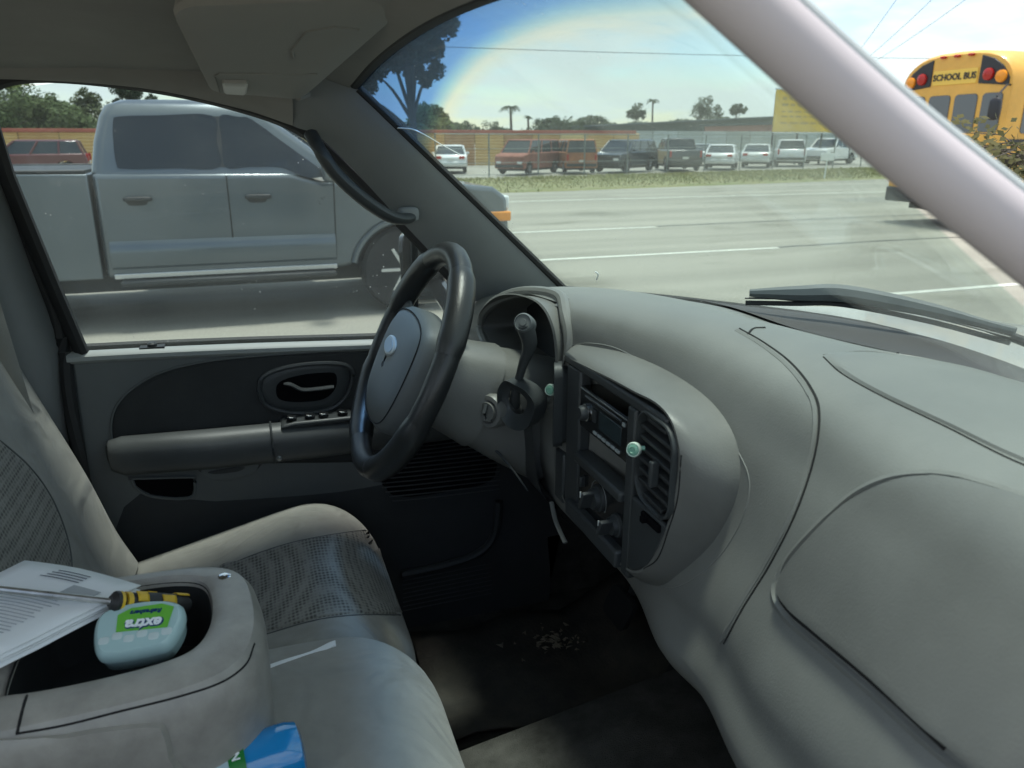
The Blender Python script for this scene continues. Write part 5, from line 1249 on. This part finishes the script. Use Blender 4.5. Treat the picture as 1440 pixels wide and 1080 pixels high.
for i, (px, h, rr_, lab) in enumerate(((658, 2.9, .8, 'small bush top peeking over the tan fence left of the palm'), (690, 2.9, .9, 'low bush top over the tan fence just left of the palm'), (755, 3.0, 1.0, 'bush top over the tan fence just right of the palm'), (790, 3.3, 1.2, 'wide bush top over the fence where the dark shade house begins'))):
    g_ = gp(px, 260, 64); tree('bush', lab, (g_[0], 64, 0), h, [(0, 0, h - rr_ * .7, rr_), (rr_, 0, h - rr_, rr_ * .7), (-rr_, 0, h - rr_, rr_ * .7)], G2, .08, 900, .14, 'bushes beyond the tan fence', seed=40 + i, cat_='bush')
for i, (px, h, rr_, lab) in enumerate(((985, 6.8, 1.6, 'round dark tree standing above the shade house'), (1028, 6.2, .8, 'small dark tree above the shade house, next to the billboard'), (890, 5.7, .9, 'little dark tree at the low end of the shade house'))):
    g_ = gp(px, 260, 90); tree('far_tree', lab, (g_[0], 90, 0), h, [(0, 0, h - rr_, rr_), (rr_ * .8, 0, h - rr_ * 1.3, rr_ * .8), (-rr_ * .6, 0, h - rr_ * 1.4, rr_ * .7)], G2, .15, 1300, .2, 'trees above the shade house', seed=50 + i)
rg = random.Random(77); V, Fc = [], []
for i in range(15000):
    x = rg.uniform(14, 75); hmax = (2.75 if x < 33 else 3.5) + .35 * math.sin(x * .37) + .35 * math.sin(x * 1.1 + 2)
    p = Vector((x, 86 + rg.uniform(-1.5, 1.5), hmax * rg.random() ** .35)); s = rg.uniform(.14, .34)
    a = Vector((rg.gauss(0, 1), rg.gauss(0, 1), rg.gauss(0, .6))).normalized(); b = a.orthogonal().normalized()
    q = len(V); V += [p - a * s, p + b * s * .5, p + a * s, p - b * s * .5]; Fc.append((q, q + 1, q + 2, q + 3))
tag(obj('treeline', (V, Fc), G2, flat=True, recalc=False), 'low dark continuous treeline on the horizon behind the fences', 'trees', kind='stuff')
def palm(px, y, h, lab, seed, L=1.3):
    g_ = gp(px, 260, y); t = thing('palm_tree', lab, 'palm', (g_[0], y, 0), 0, 'palms behind the fences'); rg = random.Random(seed)
    obj('trunk', tube([(0, 0, 0), (.08, 0, h * .5), (0, 0, h)], [.16, .12, .1], 7), mat('bark', (.09, .075, .06)), t)
    for i in range(11):
        a = 2 * PI * i / 11 + rg.uniform(-.2, .2); up = rg.uniform(.1, .8); ll = L * rg.uniform(.8, 1.15)
        pts = [Vector((math.cos(a) * ll * s, math.sin(a) * ll * s, h + up * ll * math.sin(s * 2.2) * .6 - .55 * ll * s * s)) for s in [j / 7 for j in range(8)]]
        V, Fc = [], []
        for j in range(7):
            d = (pts[j + 1] - pts[j]).normalized(); s_ = d.cross(Vector((0, 0, 1))).normalized()
            for q in (0, .5):
                p = pts[j].lerp(pts[j + 1], q); wl = ll * .34 * math.sin(PI * (.12 + .8 * (j + q) / 7))
                for sg in (-1, 1):
                    n_ = len(V); V += [p, p + d * .07, p + s_ * sg * wl + d * wl * .5 + Vector((0, 0, -wl * .35))]; Fc.append((n_, n_ + 1, n_ + 2))
        obj('frond', join((V, Fc), tube(pts, .012, 4)), G2, t, flat=True, recalc=False)
palm(718, 66, 4.1, 'thin palm above the tan fence, left of the shade house', 3, .95)
palm(742, 75, 3.7, 'smaller palm just right of the thin palm', 4, .45)
palm(912, 90, 6.1, 'palm standing above the middle of the shade house', 5, .9)
# wires added for those reflected in the side glass, and a pole to carry them
PX = Vector(gp(1188, 260)).normalized() * 62
pole = thing('utility_pole', 'wooden utility pole carrying wires behind the billboard', 'pole', (PX.x, PX.y, 0))
obj('shaft', tube([(0, 0, 0), (0, 0, 7.0)], [.16, .12], 10), mat('bark', (.09, .075, .06)), pole)
obj('crossarm', box(-1.1, 1.1, -.06, .06, 6.5, 6.62), mat('bark', (.09, .075, .06)), pole)
for i, (dx, lab) in enumerate(((-.9, 'wire added for a reflected one, nearest the passenger pillar'), (.1, 'wire added for a reflected one, above the bus roof'), (1.0, 'wire added for a reflected one, at the far right'))):
    a, b = Vector((PX.x + dx, PX.y, 6.6)), Vector((10.5 + dx * .8 + i * 1.2, 5.5 - i * 1.3, 9.6))
    pts = [a.lerp(b, s / 20) - Vector((0, 0, .5 * math.sin(PI * s / 20))) for s in range(21)]
    tag(obj('overhead_wire', tube(pts, .012, 5), M_RUB), lab, 'wire', 'overhead wires')
pts = [Vector((-60, 80, 11)).lerp(Vector((120, 80, 12)), s / 20) - Vector((0, 0, 1.2 * math.sin(PI * s / 20))) for s in range(21)]
tag(obj('overhead_wire', tube(pts, .03, 5), M_RUB), 'long level wire crossing the sky high above the shade house', 'wire', 'overhead wires')
# branch added over the bonnet in place of leaves reflected in the glass
def reflection_tree():
    t = thing('reflection_branch', 'added small leaved branch standing in for reflected leaves at the right edge', 'tree', (3.6, -2.2, 0)); ORG_ = Vector((3.6, -2.2, 0)); rg = random.Random(9)
    global ORG
    ORG = ORG_
    bk_ = mat('bark', (.09, .075, .06))
    obj('trunk', tube([(3.6, -2.2, 0), (3.55, -2.1, 1.2), (3.5, -1.9, 2.3)], [.11, .09, .07], 8), bk_, t)
    tip = on_y(1352, 205, 1.75); root = Vector((3.5, -1.9, 2.3)); midp = on_y(1470, 215, 1.55)
    obj('branch', tube(cat([root, root.lerp(midp, .55) + Vector((0, 0, .35)), midp, tip], 6), [.035 * (1 - i / 22) for i in range(19)], 6), bk_, t)
    V, Fc = [], []; br_ = []
    for i in range(58):
        px = 1340 + rg.random() ** .8 * 190; py = 210 + (px - 1340) * .36 + rg.gauss(0, 32)
        c = on_y(px, py, 1.62 + rg.uniform(-.16, .2))
        for j in range(24):
            p = c + Vector((rg.gauss(0, .035), rg.gauss(0, .035), rg.gauss(0, .03)))
            a = Vector((rg.gauss(0, 1), rg.gauss(0, 1), rg.gauss(0, .7))).normalized(); b = a.orthogonal().normalized(); s = rg.uniform(.009, .016)
            q = len(V); V += [p - a * s, p + b * s * .6, p + a * s, p - b * s * .6]; Fc.append((q, q + 1, q + 2, q + 3))
        if i % 4 == 0: br_.append(tube([c, c.lerp(midp, .5) + Vector((0, 0, .02)), midp.lerp(tip, rg.random())], [.001, .0016, .002], 4))
    obj('crown', (V, Fc), leaf_mat('foliage_near', (.035, .045, .018), (.13, .11, .035)), t, flat=True, recalc=False)
    tag(obj('twigs', join(*br_), bk_, t, flat=True), kind='stuff')
    ORG = Vector((0, 0, 0))
reflection_tree()
